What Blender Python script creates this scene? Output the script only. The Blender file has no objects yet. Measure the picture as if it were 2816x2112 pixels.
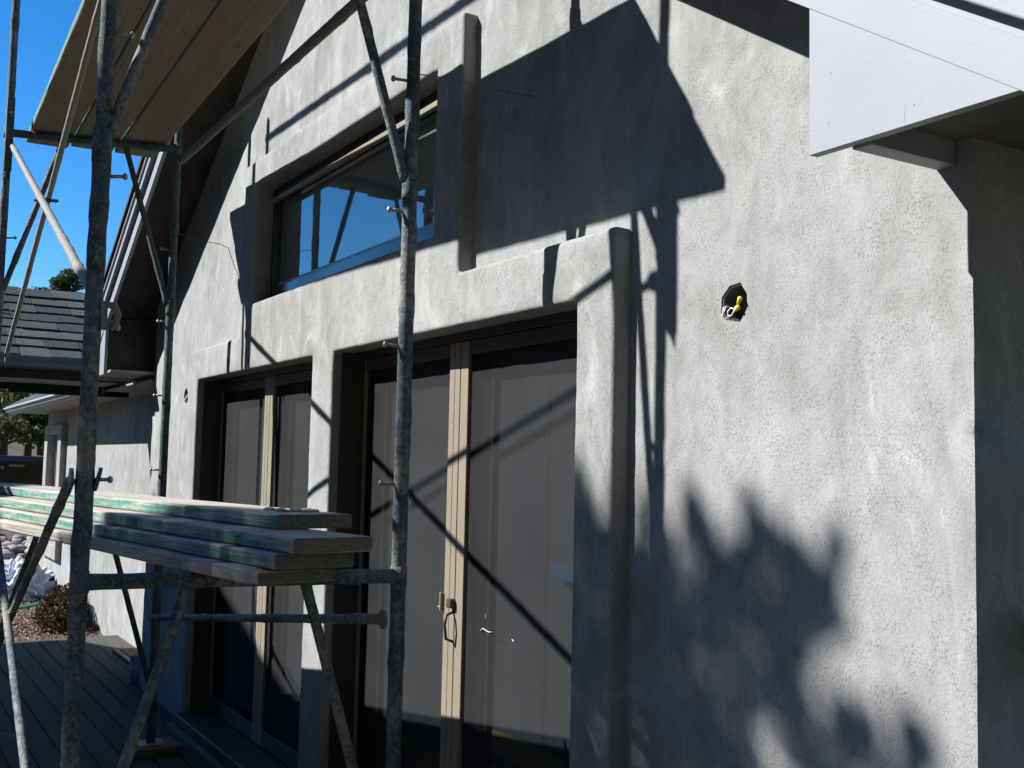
import bpy, bmesh, math, random
from mathutils import Vector, Matrix, noise

# ------------------------------------------------------------------ camera, sky, sun, exposure
scene = bpy.context.scene
H = 1.66                                   # camera height above the deck; all z below are relative to the camera, H is added
cam_d = bpy.data.cameras.new("camera")
cam_d.lens = 38.35
cam_d.sensor_width = 36.0
cam_d.clip_start = 0.05
cam_d.clip_end = 3000.0
cam = bpy.data.objects.new("camera", cam_d)
scene.collection.objects.link(cam)
RX, RU, RB = Vector((0.51758, 0.85534, 0.02227)), Vector((0.05371, -0.05846, 0.99684)), Vector((0.85395, -0.51475, -0.0762))
cam.matrix_world = Matrix(((RX.x, RU.x, RB.x, 0), (RX.y, RU.y, RB.y, 0), (RX.z, RU.z, RB.z, H), (0, 0, 0, 1)))
scene.camera = cam

SUN = Vector((-0.63, -1.0, 0.90)).normalized()          # towards the sun
world = bpy.data.worlds.new("World")
scene.world = world
world.use_nodes = True
wn = world.node_tree
wn.nodes.clear()
sky = wn.nodes.new("ShaderNodeTexSky")
sky.sky_type = 'NISHITA'
sky.sun_disc = False
sky.sun_elevation = math.asin(SUN.z)
sky.sun_rotation = math.atan2(SUN.x, SUN.y)
sky.altitude = 2500
sky.air_density = 1.0
sky.dust_density = 0.0
sky.ozone_density = 4.0
bg = wn.nodes.new("ShaderNodeBackground")
bg.inputs[1].default_value = 0.100
wo = wn.nodes.new("ShaderNodeOutputWorld")
hsv = wn.nodes.new("ShaderNodeHueSaturation")
hsv.inputs["Saturation"].default_value = 1.30      # deep high-altitude blue, over the whole sky
wn.links.new(sky.outputs[0], hsv.inputs["Color"])
wn.links.new(hsv.outputs[0], bg.inputs[0])
wn.links.new(bg.outputs[0], wo.inputs[0])

sun_d = bpy.data.lights.new("sun", 'SUN')
sun_d.energy = 5.0
sun_d.angle = math.radians(0.5)
sun_d.color = (1.0, 0.975, 0.94)
sun = bpy.data.objects.new("sun", sun_d)
scene.collection.objects.link(sun)
sun.rotation_euler = SUN.to_track_quat('Z', 'Y').to_euler()
sun.location = (-10, -15, 14)

scene.view_settings.view_transform = 'Standard'
scene.view_settings.look = 'None'
scene.view_settings.gamma = 1.0
scene.view_settings.use_curve_mapping = False
scene.view_settings.exposure = 1.0

C = scene.collection
random.seed(7)
ORG = {}

# ------------------------------------------------------------------ helpers
def tag(o, label=None, cat=None, group=None, kind=None):
    if label: o["label"] = label
    if cat: o["category"] = cat
    if group: o["group"] = group
    if kind: o["kind"] = kind
    return o

def thing(name, loc, label, cat, group=None):
    o = bpy.data.objects.new(name, None)
    o.empty_display_size = 0.2
    C.objects.link(o)
    o.location = (loc[0], loc[1], loc[2] + H)
    ORG[o.name] = Vector(o.location)
    return tag(o, label, cat, group)

class MB:
    """collects geometry in camera-height-relative world coordinates"""
    def __init__(s):
        s.v, s.f = [], []
    def add(s, vs, fs):
        n = len(s.v)
        s.v += [tuple(p) for p in vs]
        s.f += [tuple(i + n for i in f) for f in fs]
        return s
    def box(s, x0, x1, y0, y1, z0, z1):
        return s.add([(x0,y0,z0),(x1,y0,z0),(x1,y1,z0),(x0,y1,z0),(x0,y0,z1),(x1,y0,z1),(x1,y1,z1),(x0,y1,z1)],
                     [(0,3,2,1),(4,5,6,7),(0,1,5,4),(1,2,6,5),(2,3,7,6),(3,0,4,7)])
    def prism_y(s, poly, y0, y1):            # poly: list of (x, z), extruded along y
        n = len(poly)
        a = sum(poly[i][0]*poly[(i+1)%n][1]-poly[(i+1)%n][0]*poly[i][1] for i in range(n))
        if a < 0: poly = poly[::-1]
        vs = [(x, y0, z) for x, z in poly] + [(x, y1, z) for x, z in poly]
        fs = [tuple(range(n)), tuple(range(2*n-1, n-1, -1))]
        fs += [(i, i+n, (i+1) % n + n, (i+1) % n) for i in range(n)]
        return s.add(vs, fs)
    def prism_x(s, poly, x0, x1):            # poly: list of (y, z)
        n = len(poly)
        a = sum(poly[i][0]*poly[(i+1)%n][1]-poly[(i+1)%n][0]*poly[i][1] for i in range(n))
        if a < 0: poly = poly[::-1]
        vs = [(x0, y, z) for y, z in poly] + [(x1, y, z) for y, z in poly]
        fs = [tuple(range(n-1, -1, -1)), tuple(range(n, 2*n))]
        fs += [(i, (i+1) % n, (i+1) % n + n, i+n) for i in range(n)]
        return s.add(vs, fs)
    def tube(s, pts, r, n=10, amp=0.0, step=0.04, seed=0.0, cap=True, blob=0.0):
        P = [Vector(p) for p in pts]
        rs = r if isinstance(r, (list, tuple)) else [r] * len(P)
        cen, rad = [], []
        for i in range(len(P) - 1):
            L = (P[i+1] - P[i]).length
            m = max(1, int(L / step)) if (amp or blob) else 1
            for k in range(m):
                t = k / m
                cen.append(P[i].lerp(P[i+1], t)); rad.append(rs[i] * (1-t) + rs[i+1] * t)
        cen.append(P[-1]); rad.append(rs[-1])
        up = None
        vs, fs = [], []
        for i, c in enumerate(cen):
            d = (cen[min(i+1, len(cen)-1)] - cen[max(i-1, 0)]).normalized()
            if up is None:
                up = d.orthogonal().normalized()
            u = (up - d * up.dot(d)).normalized(); up = u
            w = d.cross(u)
            for k in range(n):
                a = 2 * math.pi * k / n
                e = u * math.cos(a) + w * math.sin(a)
                q = c + e * rad[i]
                rr = rad[i]
                if amp or blob:
                    nv = noise.noise(q * 38 + Vector((seed, seed * 2, 0)))
                    rr += amp * nv
                    if blob:
                        b = noise.noise(q * 11 + Vector((0, seed, seed)))
                        rr += blob * max(0.0, b - 0.12) * (0.6 + 0.8 * max(0, noise.noise(q * 70)))
                vs.append(c + e * rr)
        for i in range(len(cen) - 1):
            for k in range(n):
                fs.append((i*n+k, i*n+(k+1) % n, (i+1)*n+(k+1) % n, (i+1)*n+k))
        if cap:
            fs.append(tuple(range(n-1, -1, -1)))
            fs.append(tuple((len(cen)-1)*n + k for k in range(n)))
        return s.add(vs, fs)
    def ball(s, c, r, sq=(1, 1, 1), n=8, m=5):
        vs, fs = [], []
        for j in range(m + 1):
            th = math.pi * j / m
            for k in range(n):
                a = 2 * math.pi * k / n
                vs.append((c[0]+r*sq[0]*math.sin(th)*math.cos(a), c[1]+r*sq[1]*math.sin(th)*math.sin(a), c[2]+r*sq[2]*math.cos(th)))
        for j in range(m):
            for k in range(n):
                fs.append((j*n+k, (j+1)*n+k, (j+1)*n+(k+1) % n, j*n+(k+1) % n))
        return s.add(vs, fs)
    def build(s, name, mat, parent=None, smooth=False, bevel=0.0, seg=2, loc=None):
        me = bpy.data.meshes.new(name)
        org = Vector((0, 0, 0))
        root = parent
        while root is not None and root.parent is not None: root = root.parent
        if root is not None: org = ORG[root.name]
        elif loc is not None: org = Vector((loc[0], loc[1], loc[2] + H))
        me.from_pydata([(x-org.x, y-org.y, z+H-org.z) for x, y, z in s.v], [], s.f)
        me.materials.append(mat)
        o = bpy.data.objects.new(name, me)
        C.objects.link(o)
        if parent is not None: o.parent = parent
        elif loc is not None:
            o.location = org
            ORG[o.name] = org
        if smooth:
            me.polygons.foreach_set("use_smooth", [True] * len(me.polygons))
        if bevel:
            b = o.modifiers.new("bevel", 'BEVEL')
            b.width = bevel; b.segments = seg; b.limit_method = 'ANGLE'; b.angle_limit = math.radians(50)
            b.harden_normals = False
        return o

def one(name, mat, parent, fn, *a, **k):
    """one mesh from one MB call"""
    kw = {q: k.pop(q) for q in ("smooth", "bevel", "seg", "loc") if q in k}
    m = MB(); getattr(m, fn)(*a, **k)
    return m.build(name, mat, parent, **kw)

# ------------------------------------------------------------------ materials
def new_mat(name):
    m = bpy.data.materials.new(name); m.use_nodes = True
    nt = m.node_tree
    return m, nt, nt.nodes["Principled BSDF"]

def nd(nt, t, **k):
    n = nt.nodes.new(t)
    for a, v in k.items():
        if a.startswith("i_"):
            n.inputs[a[2:].replace("_", " ")].default_value = v
        else: setattr(n, a, v)
    return n

def coords(nt, scale=(1, 1, 1), kind="Object", rot=(0, 0, 0)):
    tc = nt.nodes.new("ShaderNodeTexCoord")
    mp = nt.nodes.new("ShaderNodeMapping")
    mp.inputs["Scale"].default_value = scale
    mp.inputs["Rotation"].default_value = rot
    nt.links.new(tc.outputs[kind], mp.inputs[0])
    return mp.outputs[0]

def tex(nt, vec, scale, detail=4, rough=0.55, dist=0.0):
    n = nd(nt, "ShaderNodeTexNoise", i_Scale=scale, i_Detail=detail, i_Roughness=rough, i_Distortion=dist)
    nt.links.new(vec, n.inputs["Vector"])
    return n.outputs["Fac"]

def ramp(nt, fac, stops):
    r = nt.nodes.new("ShaderNodeValToRGB")
    e = r.color_ramp.elements
    e[0].position, e[0].color = stops[0][0], (*stops[0][1], 1)
    e[1].position, e[1].color = stops[1][0], (*stops[1][1], 1)
    for p, c in stops[2:]:
        q = e.new(p); q.color = (*c, 1)
    nt.links.new(fac, r.inputs[0])
    return r.outputs[0]

def mixc(nt, fac, a, b):
    m = nt.nodes.new("ShaderNodeMix"); m.data_type = 'RGBA'
    for sock, v in ((m.inputs[0], fac), (m.inputs[6], a), (m.inputs[7], b)):
        if isinstance(v, (int, float)): sock.default_value = v
        elif isinstance(v, tuple): sock.default_value = (*v, 1)
        else: nt.links.new(v, sock)
    return m.outputs[2]

def math_n(nt, op, a, b=None):
    m = nt.nodes.new("ShaderNodeMath"); m.operation = op
    for i, v in enumerate((a, b)):
        if v is None: continue
        if isinstance(v, (int, float)): m.inputs[i].default_value = v
        else: nt.links.new(v, m.inputs[i])
    return m.outputs[0]

def step_fac(nt, fac, lo, hi):
    r = nt.nodes.new("ShaderNodeMapRange"); r.clamp = True
    r.inputs[1].default_value = lo; r.inputs[2].default_value = hi
    nt.links.new(fac, r.inputs[0])
    return r.outputs[0]

def bump(nt, bs, h, strength=0.4, dist=0.01, prev=None):
    b = nt.nodes.new("ShaderNodeBump")
    b.inputs["Strength"].default_value = strength; b.inputs["Distance"].default_value = dist
    nt.links.new(h, b.inputs["Height"])
    if prev is not None: nt.links.new(prev, b.inputs["Normal"])
    if bs is not None: nt.links.new(b.outputs[0], bs.inputs["Normal"])
    return b.outputs[0]

def simple(name, col, rough=0.7, var=0.25, scale=6.0, bmp=0.15, bscale=60.0, metal=0.0, spec=0.4):
    m, nt, bs = new_mat(name)
    v = coords(nt)
    f = tex(nt, v, scale, 5)
    lo = tuple(c * (1 - var) for c in col); hi = tuple(min(1, c * (1 + var)) for c in col)
    nt.links.new(ramp(nt, f, [(0.3, lo), (0.7, hi)]), bs.inputs["Base Color"])
    bs.inputs["Roughness"].default_value = rough
    bs.inputs["Metallic"].default_value = metal
    bs.inputs["Specular IOR Level"].default_value = spec
    if bmp: bump(nt, bs, tex(nt, v, bscale, 4), bmp, 0.004)
    return m

def make_stucco():
    m, nt, bs = new_mat("stucco")
    v = coords(nt)
    big = tex(nt, v, 1.1, 5, 0.6, 0.8)
    mid = tex(nt, coords(nt, (1.0, 1.0, 0.6)), 4.2, 7, 0.68, 1.8)
    swirl = tex(nt, v, 6.0, 2, 0.5, 3.2)
    fine = tex(nt, v, 210, 2, 0.6)
    speck = tex(nt, coords(nt, (1, 1, 0.8)), 160, 3, 0.7, 0.2)
    f = math_n(nt, 'ADD', math_n(nt, 'MULTIPLY', big, 0.5), math_n(nt, 'MULTIPLY', mid, 0.5))
    c = ramp(nt, f, [(0.36, (0.214, 0.217, 0.211)), (0.50, (0.294, 0.300, 0.296)), (0.64, (0.362, 0.370, 0.369))])
    # burnished lighter patches left by the trowel
    c = mixc(nt, math_n(nt, 'MULTIPLY', step_fac(nt, mid, 0.585, 0.70), 0.50), c, (0.47, 0.474, 0.472))
    # sweeps of the trowel in two directions
    sw1 = tex(nt, coords(nt, (1, 1, .16), rot=(0, .75, 0)), 13, 3, .55, .5)
    sw2 = tex(nt, coords(nt, (1, 1, .16), rot=(0, -.6, 0)), 11, 3, .55, .5)
    pick = step_fac(nt, tex(nt, v, 2.1, 2, .5, .4), .44, .56)
    swm = nt.nodes.new("ShaderNodeMix"); nt.links.new(pick, swm.inputs[0]); nt.links.new(sw1, swm.inputs[2]); nt.links.new(sw2, swm.inputs[3])
    sweep = swm.outputs[0]
    c = mixc(nt, math_n(nt, 'MULTIPLY', step_fac(nt, sweep, .52, .68), .28), c, (0.45, 0.457, 0.455))
    c = mixc(nt, math_n(nt, 'MULTIPLY', step_fac(nt, sweep, .46, .32), .22), c, (0.18, 0.182, 0.175))
    # sandy open patches: dense dark grains
    dens = step_fac(nt, swirl, 0.40, 0.68)
    gr = math_n(nt, 'MULTIPLY', step_fac(nt, speck, 0.50, 0.66), math_n(nt, 'ADD', math_n(nt, 'MULTIPLY', dens, 0.45), 0.16))
    c = mixc(nt, gr, c, (0.135, 0.131, 0.122))
    c = mixc(nt, math_n(nt, 'MULTIPLY', step_fac(nt, fine, 0.45, 0.8), 0.30), c, (0.19, 0.187, 0.175))
    nt.links.new(c, bs.inputs["Base Color"])
    bs.inputs["Roughness"].default_value = 0.93
    bs.inputs["Specular IOR Level"].default_value = 0.12
    b1 = bump(nt, None, sweep, 0.22, 0.012, bump(nt, None, mid, 0.18, 0.02))
    b2 = bump(nt, None, tex(nt, coords(nt, (1, 1, 0.8)), 105, 4, 0.7, 0.5), 0.40, 0.004, b1)
    bump(nt, bs, math_n(nt, 'MULTIPLY', gr, -1.0), 0.5, 0.004, b2)
    return m

def make_scaffold(name, mortar, blue=0.5, rust=0.2, pale=(0.33, 0.315, 0.285)):
    m, nt, bs = new_mat(name)
    v = coords(nt)
    n1 = tex(nt, v, 9, 6, 0.65); n2 = tex(nt, v, 48, 6, 0.75); n3 = tex(nt, v, 90, 4, 0.7); n4 = tex(nt, v, 4, 5, 0.6)
    c = mixc(nt, step_fac(nt, n1, 0.40, 0.60), (0.026, 0.066, 0.070), (0.075, 0.112, 0.155))
    c = mixc(nt, step_fac(nt, n3, 0.5, 0.62), c, (0.15, 0.160, 0.160))
    c = mixc(nt, math_n(nt, 'MULTIPLY', step_fac(nt, n2, 0.56, 0.66), rust), c, (0.10, 0.055, 0.03))
    mo = math_n(nt, 'ADD', math_n(nt, 'MULTIPLY', n2, 0.55), math_n(nt, 'MULTIPLY', n4, 0.45))
    pc = ramp(nt, n3, [(0.3, tuple(x * .7 for x in pale)), (0.7, pale)])
    c = mixc(nt, math_n(nt, 'MULTIPLY', step_fac(nt, mo, mortar, mortar + 0.10), 0.9), c, pc)
    nt.links.new(c, bs.inputs["Base Color"])
    bs.inputs["Roughness"].default_value = 0.75
    bs.inputs["Specular IOR Level"].default_value = 0.3
    bump(nt, bs, math_n(nt, 'ADD', n2, n3), 0.8, 0.006)
    return m

def make_plank(name, wood_lo, wood_hi, teal, bottom=None):
    """weathered board: bare faces, worn teal paint on the long edges (local y sides)"""
    m, nt, bs = new_mat(name)
    g = coords(nt, (0.6, 16, 26))
    grain = tex(nt, g, 6.0, 8, 0.72, 0.5)
    blot = tex(nt, coords(nt, (0.5, 1, 1)), 3.0, 5, 0.6)
    c = ramp(nt, grain, [(0.30, wood_lo), (0.68, wood_hi)])
    c = mixc(nt, math_n(nt, 'MULTIPLY', step_fac(nt, blot, 0.5, 0.75), 0.45), c, tuple(x * 0.55 for x in wood_lo))
    tc = nt.nodes.new("ShaderNodeTexCoord")
    sp = nt.nodes.new("ShaderNodeSeparateXYZ"); nt.links.new(tc.outputs["Normal"], sp.inputs[0])
    ay = math_n(nt, 'ABSOLUTE', sp.outputs[1])
    if teal > 0:
        wear = tex(nt, coords(nt, (0.35, 3, 5)), 9.0, 7, 0.75, 0.5)
        side = step_fac(nt, ay, 0.75, 0.95)
        paint = math_n(nt, 'MULTIPLY', side, math_n(nt, 'MULTIPLY', step_fac(nt, wear, 0.60 - 0.2 * teal, 0.74 - 0.2 * teal), 0.92))
        tcol = ramp(nt, tex(nt, v := coords(nt), 30, 4), [(0.3, (0.022, 0.170, 0.130)), (0.7, (0.105, 0.325, 0.260))])
        c = mixc(nt, math_n(nt, 'SUBTRACT', 1.0, paint), tcol, c)
    ex = step_fac(nt, math_n(nt, 'ABSOLUTE', sp.outputs[0]), 0.7, 0.9)
    ec = ramp(nt, tex(nt, coords(nt, (1, 6, 22)), 8, 5, .7, .6), [(0.3, (0.075, 0.068, 0.060)), (0.7, (0.20, 0.185, 0.16))])
    c = mixc(nt, ex, c, ec)  # board ends darkened as if in shade
    if bottom:
        dn = step_fac(nt, math_n(nt, 'MULTIPLY', sp.outputs[2], -1.0), 0.6, 0.9)
        st = step_fac(nt, tex(nt, coords(nt, (1.2, 3.5, 3)), 2.4, 4, 0.6), 0.62, 0.72)
        bc = ramp(nt, grain, [(0.3, bottom[0]), (0.7, bottom[1])])
        bc = mixc(nt, math_n(nt, 'MULTIPLY', st, 0.5), bc, (0.30, 0.10, 0.035))
        c = mixc(nt, dn, c, bc)
    nt.links.new(c, bs.inputs["Base Color"])
    bs.inputs["Roughness"].default_value = 0.85
    bs.inputs["Specular IOR Level"].default_value = 0.2
    bump(nt, bs, grain, 0.6, 0.004)
    return m

M = {}
M['stucco'] = make_stucco()
M['tube'] = make_scaffold("scaffold_paint", 0.49)
M['tube_crust'] = make_scaffold("scaffold_paint_crusted", 0.46)
M['tube_pale'] = make_scaffold("scaffold_pale_brace", 0.30)
M['tube_rust'] = make_scaffold("scaffold_rusty", 0.55, rust=0.9)
M['tube_dusty'] = make_scaffold("scaffold_dusty_ledger", 0.33, pale=(0.22, 0.20, 0.17))
M['plank'] = make_plank("plank_teal_edge", (0.21, 0.195, 0.168), (0.56, 0.535, 0.485), 1.0)
M['plank_raw'] = make_plank("plank_bare", (0.20, 0.172, 0.135), (0.60, 0.555, 0.475), 0.0)
M['plank_up'] = make_plank("plank_platform", (0.16, 0.14, 0.11), (0.33, 0.30, 0.25), 1.0, ((0.17, 0.135, 0.090), (0.29, 0.240, 0.165)))
def make_white():
    m, nt, bs = new_mat("white_paint")
    g = coords(nt, (1.0, 3, 16))
    f = tex(nt, g, 7, 6, .65, .6)
    b = tex(nt, coords(nt), 3.0, 4)
    c = ramp(nt, b, [(.3, (.248, .257, .298)), (.7, (.272, .281, .322))])
    c = mixc(nt, math_n(nt, 'MULTIPLY', step_fac(nt, f, .64, .80), .05), c, (.22, .225, .25))
    nt.links.new(c, bs.inputs["Base Color"])
    bs.inputs["Roughness"].default_value = .55
    bs.inputs["Specular IOR Level"].default_value = .35
    bump(nt, bs, f, .08, .003)
    return m
M['white'] = make_white()
M['white_groove'] = simple("white_paint_shade", (0.27, 0.28, 0.31), 0.6, 0.06, 3.0, 0.2, 25)
M['soffit'] = simple("soffit_paint", (0.23, 0.215, 0.19), 0.8, 0.15, 4.0, 0.3, 30)
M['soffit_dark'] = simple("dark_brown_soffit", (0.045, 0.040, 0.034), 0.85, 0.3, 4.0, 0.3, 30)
M['soffit_mid'] = simple("grey_plywood_soffit", (0.12, 0.115, 0.105), 0.85, 0.3, 4.0, 0.3, 30)
M['shingle'] = simple("asphalt_shingle", (0.062, 0.069, 0.069), 0.95, 0.35, 30, 0.5, 120, spec=0.15)
M['shingle_b'] = simple("asphalt_shingle_light", (0.080, 0.087, 0.085), 0.95, 0.35, 30, 0.5, 120, spec=0.15)
M['shingle_c'] = simple("asphalt_shingle_dark", (0.046, 0.053, 0.055), 0.95, 0.35, 30, 0.5, 120, spec=0.15)
M['gutter'] = simple("gutter_metal", (0.17, 0.19, 0.205), 0.45, 0.12, 5, 0.05, 30)
M['beam'] = simple("dark_beam", (0.03, 0.026, 0.022), 0.8, 0.3, 8, 0.3)
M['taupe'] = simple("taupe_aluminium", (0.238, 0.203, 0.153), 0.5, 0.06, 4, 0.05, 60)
M['shade_bronze'] = simple("frame_shade_bronze", (0.055, 0.047, 0.038), 0.5, 0.12, 4, 0.05, 60)  # frame colour darkened for shade; lock and handle share it
M['shade_bronze_gloss'] = simple("frame_shade_bronze_gloss", (0.05, 0.046, 0.045), 0.18, 0.08, 4, 0, spec=0.9)  # glossy version of the shade-darkened frame colour
M['deck'] = None
M['dirt'] = simple("dry_ground", (0.075, 0.060, 0.042), 0.95, 0.35, 1.5, 0.5, 14)
M['concrete'] = simple("pale_concrete", (0.40, 0.36, 0.29), 0.9, 0.1, 3, 0.2, 50)
M['black'] = simple("black_plastic", (0.02, 0.02, 0.022), 0.5, 0.2, 10, 0.05)
M['steel'] = simple("galvanised_steel", (0.30, 0.29, 0.27), 0.5, 0.3, 25, 0.3, 90, metal=0.4)
M['wire'] = simple("rusty_wire", (0.16, 0.13, 0.10), 0.7, 0.3, 30, 0)
M['blockwood'] = simple("scrap_wood", (0.12, 0.088, 0.055), 0.85, 0.3, 9, 0.4, 40)

def make_deck():
    m, nt, bs = new_mat("deck_board")
    g = coords(nt, (0.4, 8, 8))
    f = tex(nt, g, 7, 6, 0.6, 0.2)
    oi = nt.nodes.new("ShaderNodeObjectInfo")
    c = ramp(nt, f, [(0.3, (0.050, 0.047, 0.044)), (0.7, (0.086, 0.081, 0.075))])
    c = mixc(nt, math_n(nt, 'MULTIPLY', oi.outputs["Random"], 0.3), c, (0.11, 0.10, 0.095))
    c = mixc(nt, math_n(nt, 'MULTIPLY', step_fac(nt, tex(nt, coords(nt), 5, 5), 0.6, 0.75), 0.3), c, (0.13, 0.125, 0.115))
    nt.links.new(c, bs.inputs["Base Color"])
    bs.inputs["Roughness"].default_value = 0.92
    bs.inputs["Specular IOR Level"].default_value = 0.15
    bump(nt, bs, f, 0.25, 0.003)
    return m
M['deck'] = make_deck()

def make_glass(name, base, rough=0.03, ior=1.6, spec=0.5):
    m, nt, bs = new_mat(name)
    v = coords(nt)
    f = tex(nt, v, 1.5, 4)
    nt.links.new(ramp(nt, f, [(0.3, tuple(c*0.85 for c in base)), (0.7, tuple(c*1.1 for c in base))]), bs.inputs["Base Color"])
    bs.inputs["Roughness"].default_value = rough
    bs.inputs["IOR"].default_value = ior
    bs.inputs["Specular IOR Level"].default_value = spec
    return m
M['glass'] = make_glass("window_glass", (0.13, 0.185, 0.175), 0.02, 2.9)  # greenish base tint stands in for the reflected platform planks
M['doorglass'] = make_glass("door_glass_with_blind", (0.31, 0.36, 0.43), 0.04, 1.8)
M['carglass'] = make_glass("car_glass", (0.006, 0.007, 0.008), 0.03, 1.5)

def make_mesh():
    m, nt, bs = new_mat("insect_screen")
    v = coords(nt)
    f = tex(nt, v, 3, 4)
    nt.links.new(ramp(nt, f, [(0.3, (0.018, 0.018, 0.018)), (0.7, (0.027, 0.027, 0.027))]), bs.inputs["Base Color"])
    bs.inputs["Roughness"].default_value = 0.8
    bs.inputs["Specular IOR Level"].default_value = 0.2
    # woven mesh, too fine to resolve: open area between the threads
    bs.inputs["Alpha"].default_value = 0.55
    return m
M['mesh'] = make_mesh()
M['yellow'] = simple("yellow_strip", (0.78, 0.70, 0.13), 0.5, 0.15, 3, 0.1, 20)
M['tape'] = simple("blue_tape", (0.10, 0.42, 0.80), 0.6, 0.1, 6, 0.1)
M['nut'] = simple("yellow_wire_nut", (0.80, 0.50, 0.03), 0.4, 0.1, 6, 0)
M['cable'] = simple("off_white_line", (0.75, 0.74, 0.70), 0.5, 0.05, 6, 0)
M['boxplastic'] = simple("grey_box_plastic", (0.10, 0.105, 0.105), 0.45, 0.2, 8, 0)
M['bag'] = simple("pale_blue_sheeting", (0.52, 0.58, 0.72), 0.45, 0.2, 4, 0.5, 14)
M['hose'] = simple("green_hose", (0.05, 0.40, 0.30), 0.5, 0.1, 5, 0)
M['mat'] = simple("brown_doormat", (0.20, 0.10, 0.045), 0.95, 0.3, 20, 0.6, 150)
M['bucket'] = simple("pale_blue_cup", (0.36, 0.47, 0.75), 0.5, 0.08, 5, 0)
M['blocker_dark'] = simple("blocker_dark_olive", (0.035, 0.040, 0.018), 0.95, 0.5, 0.6, 0.6, 2)  # dark olive of the unseen masses added to cut light
M['bark'] = simple("bark", (0.09, 0.065, 0.045), 0.95, 0.4, 12, 0.8, 25)
M['stone'] = simple("river_stone", (0.27, 0.24, 0.22), 0.8, 0.3, 9, 0.3, 30)
M['stone_b'] = simple("river_stone_pink", (0.34, 0.24, 0.20), 0.8, 0.3, 9, 0.3, 30)
M['stone_c'] = simple("river_stone_grey", (0.17, 0.17, 0.175), 0.8, 0.3, 9, 0.3, 30)
M['carpaint'] = simple("dark_blue_car_paint", (0.012, 0.022, 0.06), 0.25, 0.1, 2, 0, spec=0.7)
M['tyre'] = simple("tyre_rubber", (0.02, 0.02, 0.02), 0.9, 0.2, 10, 0.1)
M['chrome'] = simple("chrome_strip", (0.55, 0.55, 0.56), 0.25, 0.05, 3, 0, metal=0.9)
M['kraft'] = simple("tan_upholstery", (0.28, 0.17, 0.06), 0.8, 0.2, 4, 0)

def make_leaf(name, lo, hi, trans=0.25):
    m, nt, bs = new_mat(name)
    v = coords(nt)
    f = tex(nt, v, 2.2, 3)
    f2 = tex(nt, v, 19, 2)
    c = ramp(nt, math_n(nt, 'ADD', math_n(nt, 'MULTIPLY', f, .5), math_n(nt, 'MULTIPLY', f2, .5)), [(0.33, lo), (0.67, hi)])
    nt.links.new(c, bs.inputs["Base Color"])
    bs.inputs["Roughness"].default_value = 0.6
    bs.inputs["Specular IOR Level"].default_value = 0.25
    tr = nt.nodes.new("ShaderNodeBsdfTranslucent"); nt.links.new(c, tr.inputs[0])
    mx = nt.nodes.new("ShaderNodeMixShader"); mx.inputs[0].default_value = trans
    nt.links.new(bs.outputs[0], mx.inputs[1]); nt.links.new(tr.outputs[0], mx.inputs[2])
    nt.links.new(mx.outputs[0], nt.nodes["Material Output"].inputs[0])
    return m
M['pine'] = make_leaf("pine_needles", (0.040, 0.058, 0.018), (0.115, 0.125, 0.040))
M['leaf'] = make_leaf("oak_leaves", (0.045, 0.070, 0.020), (0.11, 0.14, 0.045))
M['dryleaf'] = make_leaf("dull_shrub_leaves", (0.018, 0.016, 0.007), (0.055, 0.043, 0.014))
M['scrub'] = make_leaf("hill_scrub", (0.050, 0.055, 0.022), (0.15, 0.13, 0.06))

# ------------------------------------------------------------------ setting: ground, deck, added sky-blocking slopes
g = MB()
NX, NY = 30, 30
def ground_h(x, y):
    d = max(0.0, -x - 27.0)
    return -1.80 + min(9.0, 0.115 * d + 0.0006 * d * d) if d > 0 else -1.80
xs = [60, 20, 5, 0, -5, -11, -16, -20, -24, -27, -30, -34, -38, -43, -49, -56, -65, -80, -100, -130, -180, -260, -400, -700, -1200]
ys = [-900, -400, -200, -100, -60, -40, -25, -15, -8, -4, 0, 2, 4, 6, 8, 11, 15, 20, 27, 36, 50, 80, 130, 220, 400, 900]
vs = [(x, y, ground_h(x, y) + (0.25 * noise.noise(Vector((x*.13, y*.13, 0))) if x < -28 else 0)) for x in xs for y in ys]
n = len(ys)
g.add(vs, [(i*n+j, i*n+j+1, (i+1)*n+j+1, (i+1)*n+j) for i in range(len(xs)-1) for j in range(n-1)])
tag(g.build("ground", M['dirt'], smooth=True), kind="structure")

# unseen slopes to the south and east, added to block sky light
hm = MB()
na, nr = 40, 8
hv = []
for i in range(na + 1):
    az = math.radians(226 + (415 - 226) * i / na)       # direction angle in the xy plane
    for j in range(nr + 1):
        f = j / nr
        rr = 20 + 46 * f
        fall = min(1.0, i / 5.0, (na - i) / 5.0)
        hh = -1.9 + (36 + 30 * min(1, max(0, (math.degrees(az) - 258) / 14))) * (f ** 0.85) * fall * (1 + .18 * noise.noise(Vector((i * .5, j * .9, 2))))
        hv.append((rr * math.cos(az) - 3, rr * math.sin(az), hh))
hm.add(hv, [(i*(nr+1)+j, i*(nr+1)+j+1, (i+1)*(nr+1)+j+1, (i+1)*(nr+1)+j) for i in range(na) for j in range(nr)])
tag(hm.build("sky_blocker", M['blocker_dark'], smooth=True), kind="structure")

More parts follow.
